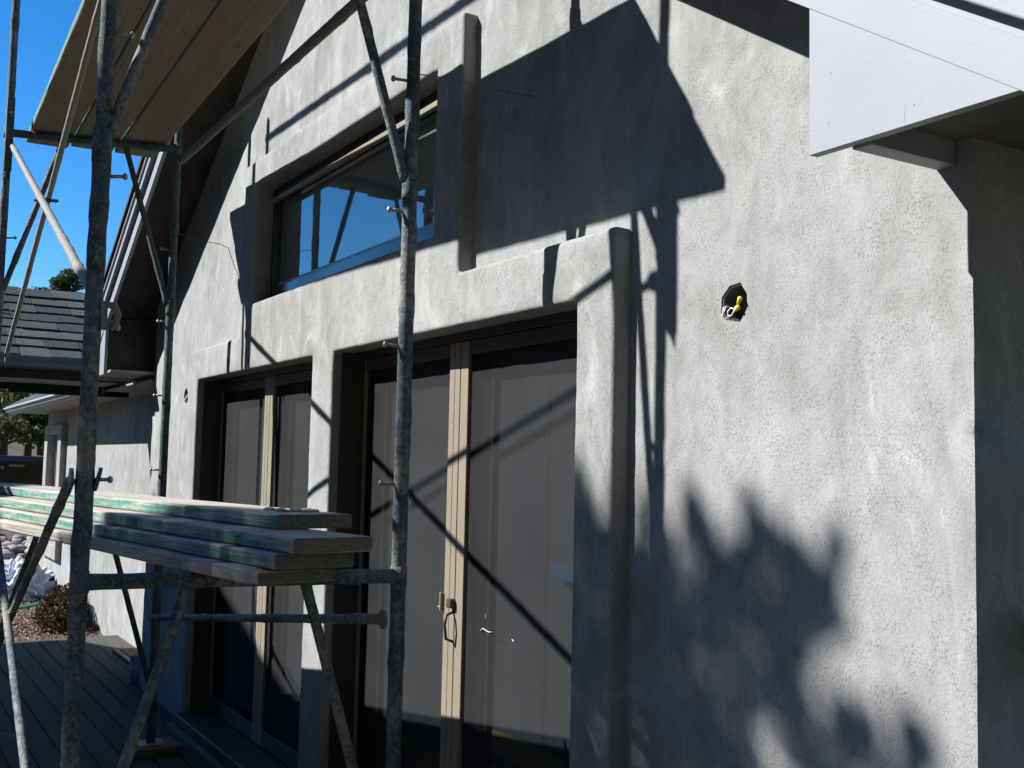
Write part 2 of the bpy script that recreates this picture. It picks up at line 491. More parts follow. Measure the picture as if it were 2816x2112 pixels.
deck = tag(one("deck", M['blockwood'], None, "box", -10.80, 3.0, -2.15, 2.28, -1.795, -1.705, loc=(-4, 0, -1.705)), kind="structure")
PITCH = 0.1435
row = 0
yk = 0.966 - 21 * PITCH
while yk < 2.2:
    x0, x1 = -10.85 + random.uniform(-.012, .012), 3.0
    cuts = sorted([x0, x1] + [random.uniform(-8.8, -5.2)] + ([random.uniform(-4, -1)]))
    for a, b in zip(cuts[:-1], cuts[1:]):
        y0, y1 = yk + 0.003, yk + PITCH - 0.003
        if y0 > 1.75: b = min(b, -8.40) if a < -8.40 else a
        if b - a < 0.1: continue
        dz = random.uniform(-0.0015, 0.0015)
        one("board", M['deck'], deck, "box", a + .002, b - .002, y0, y1, -1.700, -1.660 + dz, bevel=0.004, seg=1)
    yk += PITCH
# boards between the wall foot and the last full row (under the door thresholds)
one("board", M['deck'], deck, "box", -8.39, 3.0, 0.966 + 6*PITCH + .003, 1.905, -1.700, -1.660, bevel=0.004, seg=1)

tag(one("path", M['concrete'], None, "box", -20.6, -18.6, -6, 5.6, -1.83, -1.765), kind="structure")

# ------------------------------------------------------------------ house
house = thing("house", (-4.9, 1.91, -1.80), "grey stucco gabled house front with two screened patio doors and a high window", "house")

Yo = 1.63
LDY = -0.06                                         # the left rake stands a little prouder than the right one
APX, APZ = -4.88, 3.137
SR, SL = 0.657, 0.592
def low_r(x): return APZ - SR * (x - APX)          # rake lower edge, right slope
def low_l(x): return APZ + SL * (x - APX)
def roofline(x): return (low_r(x) if x > APX else low_l(x))

DOORS = [(-6.93, -4.92), (-4.655, -2.706)]
DTOP = 0.507
WIN = (-5.89, -3.685, 0.872, 1.525)
BOX = (-2.076, 0.432, 0.056)
BOX2 = (-7.42, 0.432, 0.056)

def uneven(k, r): return r * (0.93 + 0.05 * math.sin(k * 2.3 + r * 90))

def clip(poly, a, b, c):          # keep a*x+b*z+c >= 0
    out = []
    for i in range(len(poly)):
        p, q = poly[i], poly[(i+1) % len(poly)]
        dp, dq = a*p[0]+b*p[1]+c, a*q[0]+b*q[1]+c
        if dp >= 0: out.append(p)
        if (dp > 0 and dq < 0) or (dp < 0 and dq > 0):
            t = dp / (dp - dq)
            out.append((p[0]+t*(q[0]-p[0]), p[1]+t*(q[1]-p[1])))
    return out

def sheet(name, mat, parent, xs, zs, keep, y, thick, bevel, clips=(), octs=(), cell=0, wav=0.0):
    """flat facade sheet made of a grid of cells (kept where keep(x,z)), thickened backwards"""
    bm = bmesh.new()
    org = ORG[parent.name]
    if cell:
        def split(a):
            out = [a[0]]
            for p, q in zip(a[:-1], a[1:]):
                lim = any(abs((p+q)/2 - o) < .03 and q - p < .13 for o in [o[0] for o in octs] + [o[1] for o in octs])
                k = 1 if lim else max(1, round((q-p)/cell))
                out += [p + (q-p)*t/k for t in range(1, k+1)]
            return out
        xs, zs = split(list(xs)), split(list(zs))
    def P(p): return bm.verts.new((p[0]-org.x, y-org.y, p[1]+H-org.z))
    for i in range(len(xs)-1):
        for j in range(len(zs)-1):
            cx, cz = (xs[i]+xs[i+1])/2, (zs[j]+zs[j+1])/2
            oc = [o for o in octs if abs(o[0]-cx) < .03 and abs(o[1]-cz) < .03]
            if oc:
                ox, oz, r = oc[0]
                sq = [(xs[i], zs[j]), (xs[i+1], zs[j]), (xs[i+1], zs[j+1]), (xs[i], zs[j+1])]
                ang = [-112.5, -67.5, -22.5, 22.5, 67.5, 112.5, 157.5, 202.5]
                o8 = [(ox + uneven(k, r)*math.cos(math.radians(a)), oz + uneven(k, r)*math.sin(math.radians(a))) for k, a in enumerate(ang)]
                for k in range(4):
                    a, b = sq[k], sq[(k+1) % 4]
                    p, q = o8[2*k], o8[2*k+1]
                    bm.faces.new([P(a), P(b), P(q), P(p)])
                    bm.faces.new([P(b), P(o8[(2*k+2) % 8]), P(q)])
                continue
            if not keep(cx, cz): continue
            poly = [(xs[i], zs[j]), (xs[i+1], zs[j]), (xs[i+1], zs[j+1]), (xs[i], zs[j+1])]
            for cc in clips: poly = clip(poly, *cc)
            if len(poly) >= 3:
                try: bm.faces.new([P(p) for p in poly])
                except ValueError: pass
    bmesh.ops.remove_doubles(bm, verts=bm.verts, dist=1e-4)
    bmesh.ops.recalc_face_normals(bm, faces=bm.faces)
    for f in bm.faces:
        if f.normal.y > 0: f.normal_flip()
    me = bpy.data.meshes.new(name); bm.to_mesh(me); bm.free()
    me.materials.append(mat)
    o = bpy.data.objects.new(name, me); C.objects.link(o); o.parent = parent
    me.polygons.foreach_set("use_smooth", [True]*len(me.polygons))
    s = o.modifiers.new("thick", 'SOLIDIFY'); s.thickness = thick; s.offset = -1; s.use_even_offset = True
    b = o.modifiers.new("round", 'BEVEL'); b.width = bevel; b.segments = 4; b.limit_method = 'ANGLE'
    b.angle_limit = math.radians(50); b.harden_normals = not wav
    if wav:
        t = bpy.data.textures.new("trowel", 'CLOUDS'); t.noise_scale = .11; t.noise_depth = 3
        dm = o.modifiers.new("hand_trowelled", 'DISPLACE'); dm.texture = t; dm.strength = wav; dm.mid_level = .5
        dm.texture_coords = 'LOCAL'
    return o

# main wall sheet (front face y = 1.91)
WX0, WX1 = -8.35, -1.382
wx = sorted({WX0, WX1, -6.98, -4.87, -4.70, -2.66, -5.94, -3.64, APX, BOX[0]-BOX[2], BOX[0]+BOX[2], BOX2[0]-BOX2[2], BOX2[0]+BOX2[2]})
wz = sorted({-1.85, 0.57, 0.83, 1.57, 3.4, BOX[1]-BOX[2], BOX[1]+BOX[2], BOX2[1]-BOX2[2], BOX2[1]+BOX2[2]})
def keep_wall(x, z):
    for a, b in ((-6.98, -4.87), (-4.70, -2.66)):
        if a < x < b and z < 0.57: return False
    if -5.94 < x < -3.64 and 0.83 < z < 1.57: return False
    return True
sheet("gable_wall", M['stucco'], house, wx, wz, keep_wall, 1.91, 0.22, 0.016,
      clips=((-SR, -1, APZ + 0.06 + SR*APX), (SL, -1, APZ + 0.06 - SL*APX)), octs=(BOX, BOX2), cell=.07, wav=.008)
# raised stucco surround (front face y = 1.85)
sx = sorted({-7.15, -6.93, -6.085, -5.89, -4.92, -4.655, -3.685, -3.472, -2.706, -2.512})
sz = sorted({-1.80, DTOP, 0.703, WIN[2], WIN[3], 1.685})
def keep_sur(x, z):
    if z > 0.703:
        if not (-6.085 < x < -3.472): return False
        return not (WIN[0] < x < WIN[1] and WIN[2] < z < WIN[3])
    if z < DTOP:
        return not any(a < x < b for a, b in DOORS)
    return True
sheet("raised_surround", M['stucco'], house, sx, sz, keep_sur, 1.85, 0.115, 0.0145, cell=.045, wav=.007)

# right return wall and left return wall, plain stucco
one("side_wall", M['stucco'], house, "box", -1.60, WX1 + 0.003, 2.131, 7.0, -1.85, 0.68)
one("side_wall", M['stucco'], house, "box", WX0 - 0.003, -8.13, 2.131, 7.0, -1.85, 0.68)
# dark room behind the openings
one("room_back", M['black'], house, "box", -8.1, -1.62, 2.75, 2.8, -1.85, 1.9)

# --- roof, rakes and boxed eave ends
def rake(name, mat, z0, z1, y0, y1, xr=-1.02, xl=-8.98, **k):
    m = MB()
    m.prism_y([(APX, APZ+z0), (xr, low_r(xr)+z0), (xr, low_r(xr)+z1), (APX, APZ+z1)], y0, y1)
    a = m.build(name, mat, house, **k)
    m = MB()
    m.prism_y([(APX, APZ+z0), (xl, low_l(xl)+z0), (xl, low_l(xl)+z1), (APX, APZ+z1)], y0+LDY, y1+(LDY if y1 < 1.7 else 0))
    b = m.build(name, mat, house, **k)
    return a, b
rake("rake_board", M['white'], 0.0, 0.093, 1.630, 1.654, bevel=0.0008, seg=1)
rake("rake_backing", M['white_groove'], 0.093, 0.122, 1.640, 1.656)
rake("rake_moulding", M['white'], 0.122, 0.170, 1.600, 1.656, bevel=0.004)
rake("rake_backing", M['white_groove'], 0.170, 0.184, 1.606, 1.656)
rake("rake_moulding", M['white'], 0.184, 0.222, 1.588, 1.656, bevel=0.004)
rake("roof_edge", M['shingle_c'], 0.222, 0.250, 1.572, 1.66, xr=-0.96, xl=-9.04)
rake("roof_slab", M['shingle'], 0.16, 0.247, 1.66, 7.2, xr=-0.98, xl=-9.02)
rake("gable_soffit", M['soffit_dark'], 0.055, 0.075, 1.6565, 1.912, xr=-1.55, xl=-8.49)
# right boxed eave end
EZ = 0.645
m = MB(); m.prism_y([(-1.556, EZ), (-1.087, EZ), (-1.556, low_r(-1.556) - 0.0004)], 1.6306, 1.654)
m.build("eave_return_board", M['white'], house, bevel=0.0008, seg=1)
one("eave_return_side", M['soffit'], house, "box", -1.470, -1.450, 1.6545, 1.909, EZ + .06, 0.90)
one("eave_return_trim", M['white_groove'], house, "box", -1.466, -1.418, 1.6545, 1.909, EZ - .006, EZ + .058, bevel=0.003)
one("eave_soffit", M['soffit_mid'], house, "box", -1.417, -1.02, 1.6545, 7.0, EZ + .045, EZ + .065)
one("eave_fascia", M['white'], house, "box", -1.018, -0.995, 1.662, 7.0, EZ - .01, EZ + .16)
# dried paint runs on the eave return board
for pts in ([(-1.322, 1.6312, .652), (-1.317, 1.6311, .69), (-1.300, 1.6312, .725), (-1.296, 1.6314, .75)], [(-1.285, 1.6314, .67), (-1.280, 1.6312, .69), (-1.283, 1.6312, .71), (-1.275, 1.6314, .735)], [(-1.545, 1.6314, .872), (-1.53, 1.6312, .868), (-1.519, 1.6313, .88)], [(-1.535, 1.6314, .892), (-1.530, 1.6313, .898)]):
    one("paint_run", M['white'], house, "tube", pts, 0.0008, n=6, smooth=True)
for x, z in ((-1.50, .80), (-1.505, .70), (-1.30, .68), (-1.18, .755), (-1.28, .85), (-1.40, .93)):
    one("nail_head", M['white_groove'], house, "tube", [(x, 1.6298, z), (x, 1.632, z)], .0022, n=8)
# left boxed eave end
EZL = 0.622
m = MB(); m.prism_y([(-8.49, EZL), (-8.95, EZL), (-8.49, low_l(-8.49) - 0.0015)], 1.6315+LDY, 1.654+LDY)
m.build("eave_return_board", M['white'], house, bevel=0.003)
one("eave_soffit", M['soffit'], house, "box", -8.94, -8.354, 1.6545+LDY, 7.0, EZL + .01, EZL + .03)
one("eave_fascia", M['white'], house, "box", -8.97, -8.95, 1.662+LDY, 7.0, EZL - .01, EZL + .16)

one("eave_return_side", M['soffit_dark'], house, "box", -8.515, -8.491, 1.6, 1.95, EZL+.032, low_l(-8.50)+.05)

# --- high window
def frame_rect(x0, x1, z0, z1, w, y0, y1, wb=None, wt=None):
    m = MB(); wb = wb or w; wt = wt or w
    m.box(x0, x0+w, y0, y1, z0, z1); m.box(x1-w, x1, y0, y1, z0, z1)
    m.box(x0+w, x1-w, y0, y1, z0, z0+wb); m.box(x0+w, x1-w, y0, y1, z1-wt, z1)
    return m
win = frame_rect(WIN[0]-.02, WIN[1]+.02, WIN[2]-.02, WIN[3]+.02, 0.045, 1.965, 2.03, wb=.06, wt=.05).build("window", M['shade_bronze'], house, bevel=0.002)  # dark colour carries the shade that covers most of the frame
frame_rect(WIN[0]+.027, WIN[1]-.027, WIN[2]+.042, WIN[3]-.032, 0.03, 1.952, 2.02, wb=.05, wt=.035).build("frame", M['shade_bronze_gloss'], win, bevel=0.002)
one("lit_glazing_bead", M['taupe'], win, "box", WIN[0]+.058, WIN[1]-.058, 1.928, 1.9505, WIN[3]-.085, WIN[3]-.062, bevel=.002)  # pale strip coloured as the one sunlit band of the frame
frame_rect(WIN[0]+.058, WIN[1]-.058, WIN[2]+.093, WIN[3]-.068, 0.012, 1.975, 1.995).build("sash", M['shade_bronze_gloss'], win)
one("glass_bead", M['bag'], win, "box", WIN[0]+.07, WIN[1]-.07, 1.976, 1.9878, WIN[2]+.105, WIN[2]+.116)
one("pane", M['glass'], win, "box", WIN[0]+.066, WIN[1]-.066, 1.988, 1.993, WIN[2]+.10, WIN[3]-.075)

# --- patio doors
def patio_door(x0, x1, mull, wst):
    """outer frame, two screen leaves (frame + mesh), two glazed leaves behind, threshold"""
    ztop = DTOP - 0.004; zb = -1.555
    f = MB()
    f.box(x0-.03, x0+.010, 1.895, 2.16, zb, ztop+.03); f.box(x1-.010, x1+.03, 1.895, 2.16, zb, ztop+.03)
    f.box(x0+.010, x1-.010, 2.0045, 2.16, ztop-.018, ztop+.03)
    d = f.build("patio_door", M['shade_bronze'], house, bevel=0.002)
    one("threshold", M['shade_bronze'], d, "box", x0+.003, x1-.003, 1.800, 2.16, -1.62, zb-.001, bevel=0.006)
    one("sill_step", M['soffit_mid'], d, "box", x0-.04, x1+.04, 1.765, 1.925, -1.659, -1.621, bevel=0.004)
    a, b, c = mull
    lz0, lz1 = zb+.004, ztop-.021
    def leaf(xa, xb, wl, wr, meet):
        one("screen_rail", M['shade_bronze'], d, "box", xa+wl, xb-wr, 2.007, 2.033, lz1-.055, lz1, bevel=.003)  # rails coloured dark for lintel shade, stiles left in the sunlit taupe
        l = one("screen_rail", M['shade_bronze'], d, "box", xa+wl, xb-wr, 2.007, 2.033, lz0, lz0+.09, bevel=.003)
        one("screen_stile", M['taupe'], d, "box", xa, xa+wl, 2.005, 2.035, lz0, lz1, bevel=.003)
        one("screen_stile", M['taupe'], d, "box", xb-wr, xb, 2.005, 2.035, lz0, lz1, bevel=.003)
        one("insect_screen", M['mesh'], d, "box", xa+wl-.004, xb-wr+.004, 2.019, 2.0202, lz0+.085, lz1-.05)
        return l
    leaf(x0+.012, b-.003, .012, b-a-.003, 1)
    leaf(b+.003, x1-.012, c-b-.003, .012, 0)
    # centre groove strip on the wider stile
    one("stile_groove", M['shade_bronze'], d, "box", (a+b)/2-.0015, (a+b)/2+.0015, 2.0042, 2.006, lz0, lz1)
    # glazed leaves behind
    mid = b + 0.005
    for xa, xb, ws in ((x0+.012, mid-.03, wst[0]), (mid+.0, x1-.012, wst[1])):
        one("door_stile", M['shade_bronze'], d, "box", xa, xa+ws, 2.052, 2.08, lz0, lz1, bevel=.002)
        one("door_stile", M['shade_bronze'], d, "box", xb-.03, xb, 2.052, 2.08, lz0, lz1, bevel=.002)
        one("door_rail", M['shade_bronze'], d, "box", xa+ws, xb-.03, 2.052, 2.08, lz1-.05, lz1, bevel=.002)
        one("door_rail", M['shade_bronze'], d, "box", xa+ws, xb-.03, 2.052, 2.08, lz0, lz0+.10, bevel=.002)
        one("lit_glazing_bead", M['taupe'], d, "box", xa+ws+.001, xa+ws+.019, 2.044, 2.0625, lz0+.101, lz1-.051, bevel=.002)
        one("lit_glazing_bead", M['taupe'], d, "box", xa+ws+.03, xa+ws+.034, 2.058, 2.0625, lz0+.101, lz1-.051)
        one("door_pane", M['doorglass'], d, "box", xa+ws-.005, xb-.027, 2.063, 2.067, lz0+.09, lz1-.045)
    return d
d1 = patio_door(*DOORS[0], (-6.058, -5.966, -5.903), (.185, .225))
d2 = patio_door(*DOORS[1], (-3.804, -3.715, -3.652), (.152, .172))
d1["label"] = "left double patio door with taupe insect screens"
d2["label"] = "right double patio door with taupe screens, pull handle and blue tape"
# yellow strips on the lower glass, blue tape, pale vertical line
for xa, xb, zs_ in ((-4.43, -3.764, ((-1.24, -1.13), (-1.42, -1.29))), (-3.50, -2.80, ((-1.035, -.955), (-1.42, -1.08)))):
    for za, zb_ in zs_:
        one("yellow_strip", M['yellow'], d2, "box", xa, xb, 2.0585, 2.061, za, zb_)
one("blue_tape", M['tape'], d2, "prism_y", [(-3.092, -0.315), (-2.935, -0.315), (-2.935, -0.367), (-3.047, -0.365), (-3.057, -0.352), (-3.082, -0.350)], 2.024, 2.026)
one("blue_tape", M['tape'], d2, "prism_y", [(-2.985, -0.865), (-2.950, -0.92), (-2.950, -0.97), (-2.975, -0.94)], 2.024, 2.026)
one("pale_line", M['cable'], d2, "tube", [(-3.166, 2.056, .36), (-3.168, 2.056, -1.3)], 0.0018, n=6)
# pull handle
hd = MB()
hd.box(-3.742, -3.708, 1.982, 2.004, -0.540, -0.505)
hd.build("lock_body", M['shade_bronze'], d2, bevel=0.003)
hd = MB()
hd.tube([(-3.722, 2.004, -0.556), (-3.720, 1.975, -0.565), (-3.718, 1.966, -0.60), (-3.720, 1.974, -0.655), (-3.722, 2.004, -0.667)], 0.0058, n=8)
hd.build("pull_handle", M['shade_bronze'], d2, smooth=True)
one("latch_plate", M['taupe'], d2, "box", -3.813, -3.804, 1.99, 2.006, -0.56, -0.49, bevel=0.002)
one("thread_end", M['cable'], d2, "tube", [(-3.865, 2.012, -.552), (-3.835, 2.005, -.548), (-3.809, 2., -.556)], .0016, n=5)
for pts in ([(-3.530, 2.016, -.60), (-3.504, 2.01, -.588), (-3.469, 2.016, -.597), (-3.443, 2.012, -.593)], [(-3.494, 2.016, -.552), (-3.489, 2.012, -.535)], [(-3.306, 2.016, -.60), (-3.291, 2.014, -.604)]):
    one("thread_end", M['cable'], d2, "tube", pts, .0014, n=5)

# --- electrical boxes in the wall
def elec(ox, oz, r, full):
    ang = [-112.5, -67.5, -22.5, 22.5, 67.5, 112.5, 157.5, 202.5]
    o8 = [(uneven(k, 1.0)*0+uneven(k, r)/r*math.cos(math.radians(a)), uneven(k, r)/r*math.sin(math.radians(a))) for k, a in enumerate(ang)]
    m = MB()
    ro, ri = r*1.04, r*.90
    ring = lambda rr, y: [(ox+rr*c, y, oz+rr*s) for c, s in o8]
    vs = ring(ro, 1.914) + ring(ri, 1.914) + ring(ri, 1.962) + ring(ro, 1.966)
    fs = []
    for k in range(8):
        k2 = (k+1) % 8
        fs += [(k, k2, 8+k2, 8+k), (8+k, 8+k2, 16+k2, 16+k), (k, 24+k, 24+k2, k2)]
    fs += [tuple(16+k for k in range(8)), tuple(24+k for k in range(7, -1, -1))]
    m.add(vs, fs)
    b = m.build("junction_box", M['boxplastic'], house)
    if full:
        m = MB(); m.tube([(ox-.042, 1.92, oz-.005), (ox-.04, 1.905, oz-.03), (ox-.033, 1.90, oz-.034), (ox-.03, 1.90, oz-.01), (ox-.024, 1.905, oz-.006), (ox-.016, 1.93, oz-.018)], .0018, n=6)
        m.build("wire_end", M['cable'], b, smooth=True)
        m = MB(); m.tube([(ox+.018, 1.90, oz-.02), (ox, 1.898, oz-.014), (ox-.014, 1.90, oz-.022), (ox-.012, 1.90, oz-.034), (ox+.002, 1.898, oz-.034), (ox+.02, 1.895, oz-.02)], .0018, n=6)
        m.build("wire_end", M['cable'], b, smooth=True)
        m = MB(); m.tube([(ox-.005, 1.93, oz+.0), (ox+.008, 1.905, oz-.012), (ox+.02, 1.90, oz-.018)], .0018, n=6)
        m.build("wire_end", M['cable'], b, smooth=True)
        for (a, p) in (((ox+.010, 1.902, oz-.022), (ox+.030, 1.896, oz-.016)), ((ox+.022, 1.902, oz-.004), (ox+.038, 1.894, oz+.006))):
            m = MB(); m.tube([a, p], [.0045, .0065], n=8); m.build("wire_nut", M['nut'], b, smooth=True)
    else:
        one("conduit_stub", M['cable'], b, "tube", [(ox-.02, 1.93, oz+.01), (ox+.004, 1.90, oz-.03)], .004, n=6)
elec(*BOX, True)
elec(*BOX2, False)

# ------------------------------------------------------------------ side wing beyond the gable
wing = thing("side_wing", (-12.3, 2.3, -1.80), "low stucco wing with white gutter and narrow window beyond the gable", "building")
Y2 = 2.30
wxs = sorted({-16.15, -9.0, -15.62, -14.80, -8.36}); wzs = sorted({-1.85, -1.10, 0.30, 0.62})
sheet("wall", M['stucco'], wing, wxs, wzs, lambda x, z: not (-15.62 < x < -14.80 and -1.10 < z < 0.30), Y2, 0.2, 0.012)
one("end_wall", M['stucco'], wing, "box", -16.147, -15.95, 2.501, 7, -1.85, 0.62)
fr = frame_rect(-15.88, -14.54, -1.28, 0.42, 0.25, 2.225, 2.32, wb=.18, wt=.12).build("window_surround", M['stucco'], wing, bevel=0.015)
ww = frame_rect(-15.63, -14.79, -1.10, 0.30, 0.07, 2.33, 2.40).build("window", M['taupe'], wing)
one("pane", M['doorglass'], ww, "box", -15.57, -14.85, 2.36, 2.37, -1.04, 0.24)
one("muntin", M['taupe'], ww, "box", -15.57, -14.85, 2.345, 2.359, -0.30, -0.26)
one("window_sill", M['taupe'], ww, "box", -15.64, -14.78, 2.30, 2.345, -1.12, -1.06)
Yg = 1.865
one("soffit", M['soffit'], wing, "box", -16.35, -8.4, Yg+.02, Y2+.01, 0.590, 0.605)
one("fascia", M['white'], wing, "box", -16.4, -10.1, Yg, Yg+.018, 0.565, 0.66, bevel=.002)
m = MB(); m.prism_x([(Yg-.002, .66), (Yg-.105, .655), (Yg-.11, .635), (Yg-.075, .625), (Yg-.075, .60), (Yg-.045, .575), (Yg-.002, .575)], -16.42, -10.15)
m.build("gutter", M['white'], wing)
m = MB(); m.prism_x([(Yg-.06, .665), (Yg-.06, .685), (6.0, .665+.55*4.2+.02), (6.0, .665+.55*4.2)], -16.5, -9.95)
m.build("roof", M['shingle'], wing)

# ------------------------------------------------------------------ entry porch roof with shingles
porch = thing("porch_roof", (-9.5, 1.0, 0.53), "open entry porch roof of charcoal shingles with grey gutter", "roof")
PX, PZ, PS = -9.50, 0.80, 0.50
PY0, PY1 = -1.6, 2.12
RLEN = 1.50
m = MB(); m.prism_y([(PX+.04, PZ-.02), (PX-RLEN, PZ+PS*RLEN-.04), (PX-RLEN-.12, PZ+PS*RLEN-.10), (PX-RLEN, PZ+PS*RLEN-.09), (PX+.04, PZ-.06)], PY0, PY1)
m.build("roof_deck", M['soffit'], porch)
sl = Vector((-1, 0, PS)).normalized(); nrm = Vector((PS, 0, 1)).normalized()
shm = []
EXPO = 0.208
def shingle_mesh(w, t, i):
    L = EXPO * 1.25
    me = bpy.data.meshes.new("shingle")
    vs = []
    k = 3
    for a in range(k + 1):
        y = w * a / k - w / 2
        d = 0.004 * noise.noise(Vector((a * 3.1, i * 7.7, 1)))
        vs += [(-d, y, t), (-d, y, 0), (-L, y, 0.001), (-L, y, .004)]
    fs = []
    for a in range(k):
        p, q = 4*a, 4*a+4
        fs += [(p, p+3, q+3, q), (p, q, q+1, p+1)]
    fs += [(0, 1, 2, 3), (4*k, 4*k+3, 4*k+2, 4*k+1)]
    me.from_pydata(vs, [], fs); me.materials.append(M[('shingle', 'shingle_b', 'shingle_c')[i % 3]])
    return me
widths = [0.22, 0.27, 0.33, 0.30, 0.24]
for i in range(15): shm.append((widths[i % 5], shingle_mesh(widths[i % 5] - .004, 0.018 + .006 * (i % 2), i)))
base = Vector((PX + .06, 0, PZ - .014))
rotm = Matrix(((-sl.x, 0, nrm.x), (0, 1, 0), (-sl.z, 0, nrm.z))).to_4x4()
for r in range(8):
    y = PY0 + random.uniform(0, .25)
    y = 0.35 + random.uniform(0, .25)
    while y < PY1 - .05:
        w, me = shm[random.randrange(15)]
        o = bpy.data.objects.new("shingle", me); C.objects.link(o); o.parent = porch
        p = base + sl * (EXPO * r + (0.02 if random.random() < .3 else 0)) + nrm * (0.004 + 0.001 * (r % 2)) + Vector((0, y + w/2, 0))
        o.matrix_local = Matrix.Translation(p + Vector((0, 0, H)) - ORG[porch.name]) @ rotm @ Matrix.Rotation(random.uniform(-.006, .006), 4, 'Z')
        y += w
one("shingle_field", M['shingle'], porch, "prism_y", [(PX+.05, PZ-.018), (PX-RLEN, PZ+PS*RLEN-.036), (PX-RLEN, PZ+PS*RLEN-.022), (PX+.05, PZ-.004)], PY0, 0.36)
m = MB(); m.prism_y([(PX+.03, .70), (PX+.13, .715), (PX+.145, .745), (PX+.12, .765), (PX+.14, .79), (PX+.14, .80), (PX+.125, .80), (PX+.03, .72)], PY0, 1.93)
m.build("gutter", M['gutter'], porch)
one("fascia", M['beam'], porch, "box", PX, PX+.029, PY0, 2.0, .625, .78)
one("soffit", M['soffit'], porch, "box", PX-.62, PX-.001, PY0, 2.12, .627, .64)
one("beam", M['beam'], porch, "box", PX-.75, PX-.62, PY0, 2.10, .545, .6265)
one("porch_post", M['beam'], porch, "box", PX-.76, PX-.61, PY0, PY0+.14, -1.80, .5445)
one("ceiling_fixture", M['steel'], porch, "tube", [(PX-.33, .98, .6265), (PX-.33, .98, .617)], .085, n=16)

# ------------------------------------------------------------------ scaffold
NI, NO, FI, FO = Vector((-3.10, 1.474, 0)), Vector((-3.223, .561, 0)), Vector((-6.46, 1.55, 0)), Vector((-6.69, .66, 0))
scaf = thing("scaffold", (-4.8, 1.05, -1.66), "teal tubular scaffold splashed with mortar standing in front of the house", "scaffold")
def P(v, z): return (v.x, v.y, z)
def T(name, pts, r, mat, seed, blob=0.0, amp=0.0009, parent=None, n=12):
    m = MB(); m.tube(pts, r, n=n, amp=amp, step=0.022, seed=seed, blob=blob)
    return m.build(name, M[mat], parent or scaf, smooth=True)
ZB, ZU = -0.343, 1.830
PINZ = (1.226, 0.801, 0.371, -0.060)
pin_me = MB().tube([(0, 0, 0), (0.048, 0, 0)], .0062, n=8).ball((0.055, 0, 0), .0125, (0.75, 1, 1)).build("stud_master", M['steel'], None, smooth=True)
pin_mesh = pin_me.data
bpy.data.objects.remove(pin_me)
pin_mesh.name = "stud"
for v in pin_mesh.vertices: v.co.z -= H
posts = {}
for k, (nm, v, zb, zt_, towards, s) in enumerate((("near_inner", NI, -1.62, 2.95, NO, 1.0), ("near_outer", NO, -1.62, 3.05, NI, 2.0), ("far_inner", FI, -1.60, 2.95, FO, 3.0), ("far_outer", FO, -1.60, 3.05, FI, 4.0))):
    mat = {'near_inner': 'tube', 'near_outer': 'tube', 'far_inner': 'tube_rust', 'far_outer': 'tube'}[nm]
    p = T("post", [P(v, zb), P(v, .90)], .0238, mat, s, blob=.012)
    T("post", [P(v, .86), P(v, zt_)], .0215, mat, s + .3, blob=.010)
    T("coupling_sleeve", [P(v, .84), P(v, .935)], .0268, mat, s + .6)
    posts[nm] = p
    d = (towards - v).normalized()
    for z in PINZ:
        o = bpy.data.objects.new("stud", pin_mesh); C.objects.link(o); o.parent = p
        sc = 0.85
        o.matrix_local = Matrix.Translation(Vector(P(v, z + H)) + d * .02 - ORG[scaf.name]) @ Matrix.Rotation(math.atan2(d.y, d.x), 4, 'Z') @ Matrix.Rotation(random.uniform(-.12, .12), 4, 'Y') @ Matrix.Scale(sc, 4)
    one("base_plate", M['steel'], p, "box", v.x-.07, v.x+.07, v.y-.07, v.y+.07, zb-.008, zb, bevel=.002)
    T("screw_jack", [P(v, zb-.001), P(v, zb+.1)], .0265, 'tube_rust', s+.8, parent=p)
def lerp(a, b, t): return a.lerp(b, t)
for (I, O, s, mat) in ((NI, NO, 5.0, 'tube'), (FI, FO, 6.0, 'tube_rust')):
    T("bearer", [P(I, ZB), P(O, ZB)], .0225, mat, s, blob=.010)
    T("bearer", [P(I, ZU), P(O, ZU)], .0225, 'tube_rust', s+.4, blob=.006)
    for v_ in (I, O):
        for z_ in (ZB, ZU): T("weld_collar", [P(v_, z_-.03), P(v_, z_+.03)], .0262, mat, s+z_)
    for (z, zl, tag_) in ((ZB, -1.25, 0), (ZU, .93, 1)):
        T("diagonal_leg", [P(lerp(O, I, .315), z-.015), P(lerp(O, I, .02), zl)], .0158, 'tube_crust' if s == 5.0 else 'tube', s+.1+tag_, blob=.012)
        T("diagonal_leg", [P(lerp(I, O, .315), z-.015), P(lerp(I, O, .02), zl-.03)], .0158, 'tube_crust' if s == 5.0 else 'tube_rust', s+.2+tag_, blob=.012)
def brace(a, b, r, mat, s, blob=.008, name="cross_brace"):
    o = T(name, [a, b], r, mat, s, blob=blob)
    A, B = Vector(a), Vector(b)
    d = (B - A).normalized()
    for q, e in ((A, -1), (B, 1)):
        m = MB()
        c = q + d * e * .02
        side = d.cross(Vector((0, 0, 1))).normalized()
        m.tube([c - side * .004, c + side * .004], .030, n=12)
        m.build("flattened_end", M[mat], o, smooth=False)
    return o
off = Vector((0, -.035, 0))
brace((FO.x+.02, FO.y+.02, 1.755), (NO.x-.02, NO.y+.02, .430), .0152, 'tube_pale', 11)
brace((NO.x-.02, NO.y+.052, 1.695), (FO.x+.02, FO.y+.052, .560), .0118, 'tube_pale', 12, blob=.004)
brace((NO.x-.02, NO.y-.035, -.065), (FO.x+.02, FO.y-.035, -1.40), .0142, 'tube_crust', 13)
brace((FO.x+.02, FO.y-.055, .235), (NO.x-.02, NO.y-.055, -1.165), .0142, 'tube_crust', 14)
